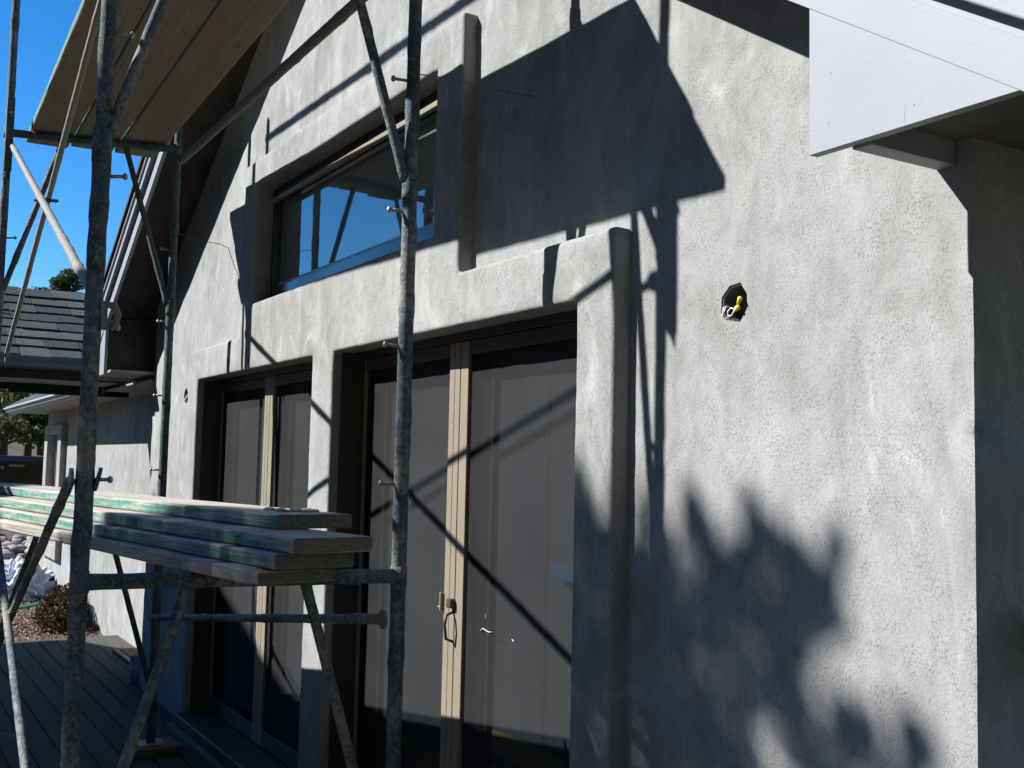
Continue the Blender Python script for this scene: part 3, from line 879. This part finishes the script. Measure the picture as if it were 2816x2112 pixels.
brace((FI.x+.03, FI.y-.035, -.895), (NI.x-.05, NI.y-.035, -.480), .0165, 'tube_crust', 15, blob=.014)
brace((FI.x-.02, FI.y+.03, 1.775), (NI.x+.05, NI.y+.03, 1.705), .0215, 'tube_dusty', 16, blob=.008, name="ledger_tube")
brace((FO.x-.01, FO.y-.03, 2.975), (NO.x+.10, NO.y-.03, 2.985), .0185, 'tube', 17, name="guard_rail")
# pivot bolt where the upper outer braces cross, and the brace latch on the near outer post
T("pivot_bolt", [(-5.02, .61, 1.10), (-4.98, .70, 1.10)], .007, 'tube', 18)
m = MB()
m.box(-3.218, -3.200, .578, .596, .36, .44)
m.tube([(-3.205, .592, .432), (-3.20, .612, .43), (-3.197, .622, .405), (-3.197, .617, .375), (-3.20, .606, .362)], [.009, .012, .012, .010, .006], n=8)
m.tube([(-3.205, .588, .385), (-3.198, .626, .382)], .006, n=8)
m.build("brace_latch", M['gutter'], posts['near_outer'], smooth=False, bevel=.002)

dN = (NI - NO).normalized()
cN = NO + dN * .034
m = MB(); m.tube([(cN.x - dN.x*.004, cN.y - dN.y*.004, -.058), (cN.x + dN.x*.005, cN.y + dN.y*.005, -.060)], .034, n=14)
m.build("brace_washer", M['tube_rust'], posts['near_outer'])
# sleeves added beside the outer posts to widen their shadow
for v in (NO, FO):
    m = MB(); m.box(v.x+.022, v.x+.060, v.y-.020, v.y+.020, 1.60, 2.02); m.prism_y([(v.x+.036, 1.60), (v.x+.060, 1.60), (v.x+.058, 1.55)], v.y-.012, v.y+.012)
    m.build("shade_sleeve", M['tube_rust'], scaf, bevel=.003)
    m = MB(); m.tube([(v.x, v.y, 1.93), (v.x+.075, v.y, 1.93)], .009, n=8); m.build("shade_sleeve_bolt", M['steel'], scaf)
# feet blocks
one("foot_block", M['blockwood'], None, "box", -6.585, -6.335, 1.42, 1.70, -1.6595, -1.6085, bevel=.004, loc=(-6.46, 1.55, -1.66))
for nm, v, lb in (("far_inner", FI, "scrap wood block under the far scaffold post nearest the wall"), ):
    tag(bpy.data.objects["foot_block"], lb, "wood block", "wood blocks under the scaffold feet")
for v, lb in ((FO, "scrap wood block under the far outer scaffold post at the bottom left"), (NI, "scrap wood block under the near scaffold post by the doors"), (NO, "scrap wood block under the near outer scaffold post")):
    zb = -1.6085 if v is FO else -1.6285
    o = one("foot_block", M['blockwood'], None, "box", v.x-.125, v.x+.125, v.y-.13, v.y+.13, -1.6595, zb, bevel=.004, loc=(v.x, v.y, -1.66))
    tag(o, lb, "wood block", "wood blocks under the scaffold feet")

# tie wires
def wire(pts, lb):
    m = MB(); m.tube(pts, .0021, n=5)
    o = m.build("tie_wire", M['wire'], None, loc=pts[0]); tag(o, lb, "wire")
wire([(-6.47, 1.575, 1.335), (-6.44, 1.70, 1.30), (-6.39, 1.80, 1.285), (-6.36, 1.846, 1.262), (-6.25, 1.845, 1.16), (-6.115, 1.846, 1.045)], "thin wire tying the far scaffold post to the wall left of the window")
wire([(-3.10, 1.497, 1.255), (-3.095, 1.60, 1.262), (-3.08, 1.75, 1.255), (-3.07, 1.86, 1.252), (-3.065, 1.909, 1.255)], "thin wire tying the near scaffold post to the shaded wall right of the window")

# ------------------------------------------------------------------ planks
def plank_mesh(L, W, T_, seed, rough_end=False, step=0.16):
    vs, fs = [], []
    ns = int(L / step)
    ch = 0.005
    prof = [(-W/2+ch, -T_/2), (W/2-ch, -T_/2), (W/2, -T_/2+ch), (W/2, T_/2-ch), (W/2-ch, T_/2), (-W/2+ch, T_/2), (-W/2, T_/2-ch), (-W/2, -T_/2+ch)]
    xs_ = [L * i / ns for i in range(ns + 1)]
    if rough_end: xs_ = xs_[:-1] + [L - .06, L - .03, L]
    for i, x in enumerate(xs_):
        for j, (y, z) in enumerate(prof):
            d = 0.0022
            jx = 0.0
            yy = y + d * noise.noise(Vector((x * 3, j * 5.3, seed)))
            zz = z + d * 0.7 * noise.noise(Vector((x * 3, j * 3.1, seed + 9)))
            if i == len(xs_) - 1: jx = (0.028 if rough_end else 0.006) * noise.noise(Vector((j * 2.7, seed, 4)))
            if rough_end and i >= len(xs_) - 2:
                zz *= 0.82; yy *= 0.95
            vs.append((x + jx, yy, zz))
    n = 8
    for i in range(len(xs_) - 1):
        for j in range(n):
            fs.append((i*n+j, (i+1)*n+j, (i+1)*n+(j+1) % n, i*n+(j+1) % n))
    fs.append(tuple(range(n))); k = len(xs_) - 1
    fs.append(tuple(k*n+j for j in range(n-1, -1, -1)))
    bm = bmesh.new(); me = bpy.data.meshes.new("plank")
    me.from_pydata(vs, [], fs)
    bm.from_mesh(me); bmesh.ops.recalc_face_normals(bm, faces=bm.faces); bm.to_mesh(me); bm.free()
    return me
def plank(start, end, W, T_, zc, mat, seed, lb, group, rough=False, tilt=0.0):
    """start/end: centre line of the board in x, y (end = right-hand end)"""
    a, b = Vector((start[0], start[1], 0)), Vector((end[0], end[1], 0))
    me = plank_mesh((b - a).length, W, T_, seed, rough)
    me.materials.append(M[mat])
    o = bpy.data.objects.new("plank", me); C.objects.link(o)
    d = (b - a).normalized()
    o.location = (a.x, a.y, zc + H)
    o.rotation_euler = (tilt, 0, math.atan2(d.y, d.x))
    tag(o, lb, "plank", group)
    return o
# upper platform: three boards, inner edge along the wall
T1 = 0.042
zc = ZU + .0225 + T1/2 + .004
gU = "planks of the upper platform"
def up(yl, yr): return yl, yr
plank((-6.93, .895), (-2.90, .770), .230, T1, zc, 'plank_up', 1, "outermost plank of the upper scaffold platform with a teal edge", gU)
plank((-6.86, 1.137), (-2.88, 1.006), .234, T1, zc, 'plank_up', 2, "middle plank of the upper scaffold platform", gU)
plank((-6.84, 1.385), (-2.87, 1.245), .236, T1, zc, 'plank_up', 3, "plank of the upper scaffold platform nearest the wall", gU)
# stack on the lower bearers
TS = 0.0425
z0 = ZB + .0225 + .002
gS = "planks stacked on the lower bearers"
def st(fr, k, W, left, mat, seed, lb, rough=False):
    # fr: front right corner (x, y); board runs left and slightly outwards
    dx, dy = -.9913, -.1316
    nx, ny = -.1316, .9913           # towards the wall
    e = (fr[0] + nx*W/2, fr[1] + ny*W/2)
    L = (e[0] - left) / .9913
    s_ = (e[0] + dx*L, e[1] + dy*L)
    return plank(s_, e, W, TS - .002, z0 + TS*(k + .5), mat, seed, lb, gS, rough)
st((-2.74, .900), 0, .236, -6.80, 'plank_raw', 14, "bare weathered bottom plank of the stack with a splintered end", True)
st((-2.711, .940), 1, .232, -6.78, 'plank', 13, "teal edged plank second from the bottom of the stack")
st((-2.678, .976), 2, .235, -6.72, 'plank', 12, "longest teal edged plank third from the bottom of the stack")
st((-3.01, 1.045), 3, .245, -6.70, 'plank', 11, "topmost teal edged plank of the stack with a crumb of mortar")
# mortar crumb on the top board
m = MB()
for k in range(14):
    c = (-3.17 - random.uniform(0, .16), 1.16 + random.uniform(-.05, .07), z0 + TS*4 + .002)
    m.ball(c, random.uniform(.006, .02), (1.3, 1.1, .45), 6, 4)
tag(m.build("mortar_crumbs", M['stucco'], None, loc=(-3.2, 1.15, z0+TS*4)), "grey mortar crumbs lying on the top plank of the stack", "mortar", kind="stuff")

# ------------------------------------------------------------------ small things on the deck
mt = MB(); mt.add([(-9.93, 2.03, -1.659), (-9.10, 2.03, -1.659), (-9.10, 2.27, -1.659), (-9.93, 2.27, -1.659), (-9.93, 2.03, -1.635), (-9.10, 2.03, -1.635), (-9.10, 2.27, -1.635), (-9.93, 2.27, -1.635)], [(0,3,2,1),(4,5,6,7),(0,1,5,4),(1,2,6,5),(2,3,7,6),(3,0,4,7)])
mat_o = mt.build("doormat", M['black'], None, bevel=.006, loc=(-9.5, 2.15, -1.66))
tag(mat_o, "brown doormat with black rubber border on the shaded deck", "doormat")
one("mat_pile", M['mat'], mat_o, "box", -9.88, -9.15, 2.07, 2.24, -1.6345, -1.628, bevel=.003)
m = MB()
prof = [(.030, -1.659), (.034, -1.52), (.036, -1.462), (.039, -1.460), (.039, -1.452), (.033, -1.452), (.031, -1.50), (.027, -1.645)]
nn = 20
vs = [(-8.48 + r*math.cos(2*math.pi*k/nn), 1.897 + r*math.sin(2*math.pi*k/nn), z) for r, z in prof for k in range(nn)]
fs = [(i*nn+k, i*nn+(k+1) % nn, (i+1)*nn+(k+1) % nn, (i+1)*nn+k) for i in range(len(prof)-1) for k in range(nn)] + [tuple(range(nn-1, -1, -1)), tuple((len(prof)-1)*nn + k for k in range(nn))]
m.add(vs, fs)
cup = m.build("cup", M['bucket'], None, smooth=True, loc=(-8.48, 1.897, -1.66)); tag(cup, "tall pale blue cup standing on the deck beside the doormat", "cup")

# ------------------------------------------------------------------ garden bed: gravel, stones, hose, sheeting, shrub
random.seed(21)
oct_v = [(1,0,0),(-1,0,0),(0,1,0),(0,-1,0),(0,0,1),(0,0,-1)]
oct_f = [(0,2,4),(2,1,4),(1,3,4),(3,0,4),(2,0,5),(1,2,5),(3,1,5),(0,3,5)]
m = MB()
for k in range(5200):
    x = -10.95 - 5.3 * random.random(); y = random.uniform(0.9, 2.29)
    r = random.uniform(.010, .030); a = random.uniform(0, 6.28)
    ca, sa = math.cos(a), math.sin(a)
    sx_, sy_, sz_ = r*random.uniform(.8, 1.4), r*random.uniform(.6, 1), r*random.uniform(.4, .8)
    m.add([(x + sx_*px*ca - sy_*py*sa, y + sx_*px*sa + sy_*py*ca, -1.79 + sz_*pz + .002) for px, py, pz in oct_v], oct_f)
def make_gravel():
    mm, nt, bs = new_mat("bark_gravel")
    f = tex(nt, coords(nt), 22, 2, .6)
    nt.links.new(ramp(nt, f, [(.32, (.06, .037, .025)), (.5, (.16, .105, .075)), (.7, (.34, .27, .21))]), bs.inputs["Base Color"])
    bs.inputs["Roughness"].default_value = .95
    return mm
tag(m.build("gravel", make_gravel(), None), "reddish brown gravel mulch along the wing wall", "gravel", kind="stuff")

cob = thing("cobble_border", (-22.3, 2.8, -1.80), "border of rounded river stones in front of the parked car", "stones")
def stone_mesh(i, mat):
    bm = bmesh.new(); bmesh.ops.create_icosphere(bm, subdivisions=2, radius=1.0)
    for v in bm.verts:
        v.co *= 1 + .22 * noise.noise(v.co * 1.3 + Vector((i * 5, 0, 0)))
    me = bpy.data.meshes.new("stone"); bm.to_mesh(me); bm.free(); me.materials.append(mat)
    me.polygons.foreach_set("use_smooth", [True]*len(me.polygons)); return me
sm = [stone_mesh(i, M[('stone', 'stone_b', 'stone_c')[i % 3]]) for i in range(6)]
for k in range(150):
    o = bpy.data.objects.new("stone", random.choice(sm)); C.objects.link(o); o.parent = cob
    r = random.uniform(.07, .17)
    x = -20.75 - random.random() * 3.2; y = random.uniform(1.9, 4.4)
    o.location = Vector((x, y, -1.80 + H + r*.35 + .07*(-20.75-x)*.6)) - ORG[cob.name]
    o.rotation_euler = (random.uniform(-.3, .3), random.uniform(-.3, .3), random.uniform(0, 6))
    o.scale = (r*1.3, r, r*.62)

m = MB()
pts = [(-14.0, 1.20, -1.765), (-13.9, 1.55, -1.765), (-14.0, 1.75, -1.765), (-14.3, 2.0, -1.765), (-14.6, 2.14, -1.765), (-14.95, 2.13, -1.765), (-15.2, 2.02, -1.765), (-15.0, 1.80, -1.765), (-14.7, 1.68, -1.745), (-14.6, 1.55, -1.765), (-14.9, 1.3, -1.765), (-15.0, .8, -1.765)]
def smooth_path(p, sub=6):
    out = []
    P_ = [Vector(q) for q in p]
    for i in range(len(P_)-1):
        p0, p1, p2, p3 = P_[max(i-1, 0)], P_[i], P_[i+1], P_[min(i+2, len(P_)-1)]
        for k in range(sub):
            t = k/sub
            out.append(0.5*((2*p1) + (p2-p0)*t + (2*p0-5*p1+4*p2-p3)*t*t + (3*p1-p0-3*p2+p3)*t**3))
    return out + [P_[-1]]
m.tube(smooth_path(pts), .017, n=8)
tag(m.build("garden_hose", M['hose'], None, smooth=True, loc=(-14.5, 1.6, -1.79)), "green garden hose looped on the gravel", "hose")

bm = bmesh.new(); bmesh.ops.create_icosphere(bm, subdivisions=6, radius=1.15)
for v in bm.verts:
    p = v.co.copy()
    r = 1 + .30*noise.noise(p*1.4+Vector((3, 1, 0))) - .34*(1-min(1, 2.2*abs(noise.noise(p*1.9+Vector((0, 5, 0))))))**3 - .16*(1-min(1, 2.2*abs(noise.noise(p*3.7+Vector((7, 5, 0))))))**3 - .05*(1-min(1, 2*abs(noise.noise(p*8+Vector((1, 2, 0))))))**2
    v.co = Vector((p.x*r*.42, p.y*r*.40, max(-.10, p.z*r*.36)))
me = bpy.data.meshes.new("sheeting_bundle"); bm.to_mesh(me); bm.free(); me.materials.append(M['bag'])
me.polygons.foreach_set("use_smooth", [True]*len(me.polygons))
o = bpy.data.objects.new("sheeting_bundle", me); C.objects.link(o); o.location = (-15.15, 1.93, -1.69 + H); o.rotation_euler = (0, 0, .4)
tag(o, "crumpled pale blue plastic sheeting bundle by the wing wall", "sheeting")

def leaf_cloud(blobs, n, size, seed, flat=0.35, mn=8):
    """leaf-sized faces spread through ellipsoids (x, y, z, rx, ry, rz)"""
    rnd = random.Random(seed)
    m = MB()
    vol = [b[3]*b[4]*b[5] for b in blobs]; tot = sum(vol)
    for b, vv in zip(blobs, vol):
        for k in range(max(mn, int(n*vv/tot))):
            while True:
                p = Vector((rnd.uniform(-1, 1), rnd.uniform(-1, 1), rnd.uniform(-1, 1)))
                if 0.15 < p.length < 1: break
            c = Vector((b[0]+p.x*b[3], b[1]+p.y*b[4], b[2]+p.z*b[5]))
            u = Vector((rnd.gauss(0, 1), rnd.gauss(0, 1), rnd.gauss(0, 1)*.8)).normalized()
            w = u.orthogonal().normalized(); w = (Matrix.Rotation(rnd.uniform(0, 6.28), 3, u) @ w)
            s = size*rnd.uniform(.6, 1.3)
            t = w.cross(u)
            m.add([c - w*s*.5, c + t*s*flat*.5, c + w*s*.5, c - t*s*flat*.5], [(0, 1, 2, 3)])
    return m

sh = thing("shrub", (-12.5, 2.0, -1.79), "low dark brownish shrub at the end of the deck", "shrub")
leaf_cloud([(-12.5, 2.02, -1.62, .42, .26, .20), (-12.2, 1.95, -1.66, .3, .25, .16), (-12.75, 2.1, -1.55, .25, .2, .18)], 2600, .06, 3, .5).build("leaves", M['dryleaf'], sh)
m = MB()
for k in range(14):
    a = random.uniform(0, 6.28); m.tube([(-12.5, 2.0, -1.79), (-12.5+.3*math.cos(a), 2.0+.2*math.sin(a), -1.58+random.uniform(0, .14))], [.008, .003], n=5)
m.build("stems", M['bark'], sh)

# ------------------------------------------------------------------ parked car beyond the stones
car = thing("parked_car", (-25.4, 2.6, -1.80), "dark blue car parked beyond the stone border", "car")
cx0, cx1 = -26.3, -24.55         # width across x; car points along +y
def car_section(yzw):            # list of (y, z) outline
    m = MB(); m.prism_x(yzw, cx0, cx1); return m
low = [(0.1, -1.45), (0.1, -.95), (.35, -.62), (5.0, -.62), (5.05, -1.45)]
m = car_section(low); m.build("body", M['carpaint'], car, bevel=.06, seg=3)
m = MB()
zr = .02; inset = .14
top = [(.75, zr-.06), (1.1, zr), (3.9, zr-.01), (4.15, zr-.06)]
bot = [(.45, -.615), (.9, -.615), (4.2, -.615), (4.75, -.615)]
for (x, ins) in ((cx1, 0), ):
    pass
vs = []
for xx, sgn in ((cx1, -1), (cx0, 1)):
    vs += [(xx+sgn*.02, bot[0][0], bot[0][1]), (xx+sgn*.02, bot[3][0], bot[3][1]), (xx+sgn*inset, top[3][0], top[3][1]), (xx+sgn*inset, top[2][0], top[2][1]), (xx+sgn*inset, top[1][0], top[1][1]), (xx+sgn*inset, top[0][0], top[0][1])]
m.add(vs, [(0, 1, 2, 3, 4, 5), (11, 10, 9, 8, 7, 6), (0, 6, 7, 1), (1, 7, 8, 2), (2, 8, 9, 3), (3, 9, 10, 4), (4, 10, 11, 5), (5, 11, 6, 0)])
m.build("cabin", M['carpaint'], car, bevel=.05, seg=3)
def side_win(y0, y1, y0t, y1t):
    m = MB()
    zb_, zt_ = -.56, zr-.13
    f = lambda z: cx1 - .02 - (inset-.02)*(z+.615)/(zr+.615) + .006
    m.add([(f(zb_), y0, zb_), (f(zb_), y1, zb_), (f(zt_), y1t, zt_), (f(zt_), y0t, zt_), (f(zb_)-.012, y0, zb_), (f(zb_)-.012, y1, zb_), (f(zt_)-.012, y1t, zt_), (f(zt_)-.012, y0t, zt_)],
          [(0, 1, 2, 3), (7, 6, 5, 4), (0, 4, 5, 1), (1, 5, 6, 2), (2, 6, 7, 3), (3, 7, 4, 0)])
    return m.build("side_window", M['carglass'], car)
side_win(.95, 1.75, 1.15, 1.75); side_win(1.85, 2.50, 1.85, 2.50); side_win(2.58, 3.75, 2.58, 3.75); side_win(3.82, 4.45, 3.82, 4.05)
one("headrest", M['kraft'], car, "box", -24.66, -24.64, 2.80, 3.10, -.54, -.17, bevel=.008)
one("trim_strip", M['chrome'], car, "box", cx1-.002, cx1+.012, .4, 4.8, -1.20, -1.17, bevel=.003)
one("door_seam", M['black'], car, "box", cx1-.004, cx1+.003, 2.80, 2.81, -1.4, -.62)
for yy in (1.05, 4.05):
    for xx in (cx1-.10, cx0+.10):
        m = MB(); m.tube([(xx-.11, yy, -1.465), (xx+.11, yy, -1.465)], .335, n=24)
        w_ = m.build("wheel", M['tyre'], car, bevel=.03)
        m = MB(); m.tube([(xx-.112, yy, -1.465), (xx+.115, yy, -1.465)], .20, n=20); m.build("rim", M['chrome'], w_)
one("mirror", M['carpaint'], car, "box", cx1, cx1+.16, 1.0, 1.1, -.58, -.45, bevel=.02)

# ------------------------------------------------------------------ trees in view
def tree(name, x, y, zb, h, spread, mat, n, size, lb, seed, trunk=.14, first=.25, kind='pine', grp="trees on the slope beyond the house"):
    rnd = random.Random(seed)
    t = thing(name, (x, y, zb), lb, "tree", grp)
    m = MB()
    lean = rnd.uniform(-.3, .3)
    top = Vector((x + lean, y + rnd.uniform(-.3, .3), zb + h*.95))
    m.tube([(x, y, zb-.2), (x + lean*.3, y, zb + h*.4), tuple(top)], [trunk, trunk*.7, trunk*.15], n=8)
    blobs = []
    nl = int(16 + h * 1.6)
    for k in range(nl):
        f = first + (1 - first) * (k + rnd.random()) / nl
        z = zb + h * f
        a = k * 2.4 + rnd.uniform(-.5, .5)
        prof_ = (1 - f) ** .7 * 1.25 if kind == 'pine' else math.sin(math.pi * min(1, max(.05, (f - first) / (1 - first) * .85 + .12)))
        r = spread * prof_ * rnd.uniform(.55, 1.05)
        e = (x + lean*f + r*math.cos(a), y + r*math.sin(a), z + rnd.uniform(-.1, .25)*r)
        m.tube([(x + lean*f, y, z - .15*r), ((x+e[0])/2, (y+e[1])/2, z), e], [trunk*.28*(1-f)+.015, .02, .008], n=5)
        for q in (.55, .8, 1.0):
            s = (spread*.20 + .12)*rnd.uniform(.7, 1.25)
            blobs.append((x + (e[0]-x)*q + rnd.uniform(-.2, .2), y + (e[1]-y)*q + rnd.uniform(-.2, .2), z + (e[2]-z)*q + rnd.uniform(-.1, .25), s, s, s*.6))
    if kind != 'pine':
        for k in range(10):
            a = rnd.uniform(0, 6.28); r = spread*.35*rnd.random()
            blobs.append((x+r*math.cos(a), y+r*math.sin(a), zb+h*rnd.uniform(.6, .93), spread*.3, spread*.3, spread*.22))
    m.build("trunk", M['bark'], t, smooth=True)
    leaf_cloud(blobs, n, size, seed+50, .4).build("crown", M[mat], t)
    return t
tree("pine_tree", -31.5, 4.02, -1.05, 5.2, 1.6, 'pine', 9000, .15, "pine with a dark trunk just above the car roof", 31, .13, .30)
tree("pine_tree", -31.0, 4.45, -1.05, 4.6, 1.5, 'pine', 8000, .15, "forked smaller pine beside the wing window", 32, .11, .28)
tree("pine_tree", -36.0, 3.9, -.55, 4.6, 1.9, 'pine', 9000, .18, "taller pine behind at the left picture edge", 33, .16, .2)
tree("pine_tree", -42.0, 5.8, .2, 4.6, 2.6, 'pine', 8000, .2, "broad pine showing under the porch beam", 34, .16, .12)
tree("oak_tree", -44.0, 6.75, 0.2, 6.75, .95, 'leaf', 9000, .16, "round dark treetop showing above the porch ridge", 35, .2, .45, 'round')
# scrub covering the slope: cannot be counted
rnd = random.Random(5)
blobs = []
for k in range(420):
    x = -rnd.uniform(46, 95); y = -x * rnd.uniform(.05, .26) + rnd.uniform(-2, 2)
    r = rnd.uniform(.5, 1.5)
    blobs.append((x, y, ground_h(x, y) + r*.5, r, r, r*.85))
tag(leaf_cloud(blobs, 26000, .34, 77, .55).build("hillside_scrub", M['scrub'], None), "scrub covering the slope behind the trees", "scrub", kind="stuff")
blobs = [(-rnd.uniform(28.5, 34), 0, 0, .25, .25, .22) for k in range(150)]
blobs = [(b[0], -b[0]*rnd.uniform(.07, .20), ground_h(b[0], 0) + .12, b[3], b[4], b[5]) for b in blobs]
M['drygrass'] = make_leaf("dry_grass", (0.20, .14, .075), (.38, .28, .16))
tag(leaf_cloud(blobs, 9000, .22, 78, .12).build("dry_grass", M['drygrass'], None), "tan dry grass on the bank behind the car", "grass", kind="stuff")

# ------------------------------------------------------------------ outside the frame: an added gabled blocker and the tree, shading deck and wall
blk = thing("blocker", (-11.4, -5.6, -1.80), "dark gabled barn added out of view to shade the deck", "building")
GL, GR, GP = -14.1, -7.4, -11.67                   # eaves and ridge in x; the gable end faces the house
one("wall", M['blocker_dark'], blk, "box", GL+.25, GR-.25, -7.6, -3.8, -1.85, 3.20)
m = MB(); m.prism_y([(GL, 3.25), (GP, 4.71), (GR, 3.30), (GR, 3.20), (GP, 4.58), (GL, 3.13)], -7.8, -3.6)
m.build("roof", M['shingle'], blk)  # roof of the added blocker
m = MB(); m.prism_y([(GL+.25, 3.20), (GP, 4.57), (GR-.25, 3.20)], -7.6, -3.8); m.build("blocker_gable", M['blocker_dark'], blk)

CL = [(-2.74, -0.13, 0.06, 0.12), (-2.64, -0.13, 0.05, 0.11), (-2.69, -0.31, 0.12, 0.17), (-2.42, -0.19, 0.06, 0.13), (-2.24, -0.09, 0.03, 0.05), (-2.21, -0.15, 0.06, 0.05), (-2.42, -0.35, 0.13, 0.13), (-2.27, -0.39, 0.15, 0.07), (-2.02, -0.1, 0.02, 0.07), (-2.05, -0.21, 0.07, 0.05), (-1.95, -0.15, 0.04, 0.04), (-1.97, -0.27, 0.15, 0.07), (-1.87, -0.19, 0.04, 0.05), (-1.87, -0.29, 0.04, 0.11), (-1.74, -0.16, 0.03, 0.05), (-1.75, -0.24, 0.02, 0.05), (-1.79, -0.34, 0.09, 0.04), (-1.86, -0.42, 0.05, 0.06), (-2.05, -0.41, 0.17, 0.05), (-2.18, -0.47, 0.14, 0.05), (-2.31, -0.58, 0.2, 0.06), (-2.63, -0.64, 0.15, 0.13), (-2.41, -0.72, 0.27, 0.09), (-2.13, -0.63, 0.12, 0.1), (-1.93, -0.49, 0.07, 0.03), (-1.72, -0.53, 0.05, 0.04), (-1.69, -0.58, 0.08, 0.06), (-1.82, -0.65, 0.09, 0.04), (-1.54, -0.52, 0.04, 0.03), (-1.52, -0.57, 0.05, 0.04), (-1.65, -0.53, 0.02, 0.03),
      (-2.6, -.95, .35, .16), (-2.1, -.95, .35, .17), (-2.0, -.85, .2, .12), (-1.72, -.72, .07, .07), (-1.56, -.68, .06, .06), (-2.9, -1.2, .4, .2), (-2.3, -1.3, .6, .25), (-3.3, -1.45, .3, .12), (-3.0, -1.6, .5, .3), (-2.2, -1.75, .7, .35), (-2.55, -.45, .1, .1), (-2.35, -.5, .1, .1), (-2.2, -.3, .07, .07), (-2.5, -.28, .06, .08), (-2.1, -.33, .08, .07), (-2.0, -.55, .08, .06), (-2.28, -.68, .1, .1), (-2.5, -.6, .12, .1), (-2.05, -.75, .1, .1), (-1.86, -.55, .06, .05), (-2.72, -.5, .08, .15), (-2.58, -.2, .04, .08), (-2.33, -.22, .03, .07), (-2.15, -.22, .03, .05), (-1.8, -.25, .03, .06), (-1.92, -.36, .08, .06), (-3.15, -1.12, .07, .10), (-3.35, -1.22, .05, .08), (-3.02, -.98, .06, .1)]
TD = 6.9
oak = thing("oak_tree", (-6.6, -5.0, -1.80), "leafy tree beside the barn whose shadow falls on the wall", "tree")
blobs = []
for (xw, zw, rx, rz) in CL:
    blobs.append((xw - .63*TD, 1.91 - TD, zw + .9*TD, rx*1.22, .03, rz*1.25))
m = MB()
tr_top = (-6.5, -5.0, 4.9)
m.tube([(-6.5, -5.0, -1.9), (-6.6, -5.0, 1.0), (-6.5, -5.0, 3.0), tr_top], [.20, .15, .10, .04], n=10)
for b in blobs:
    m.tube([(b[0] + .05*math.sin(b[0]*90), b[1], b[2] - b[5]*1.2 - .10), (b[0], b[1], b[2] + b[5]*.3)], [.006, .003], n=4)
m.build("trunk", M['bark'], oak, smooth=True)
mm_ = leaf_cloud([b for b in blobs], 52000, .038, 91, .45, 240)
# the crown is about a metre and a half deep
rq = random.Random(4)
for k in range(0, len(mm_.v), 4):
    d_ = SUN * rq.gauss(0, .45)
    for q in range(4):
        v_ = mm_.v[k+q]; mm_.v[k+q] = (v_[0]+d_.x, v_[1]+d_.y, v_[2]+d_.z)
mm_.build("crown", M['leaf'], oak)
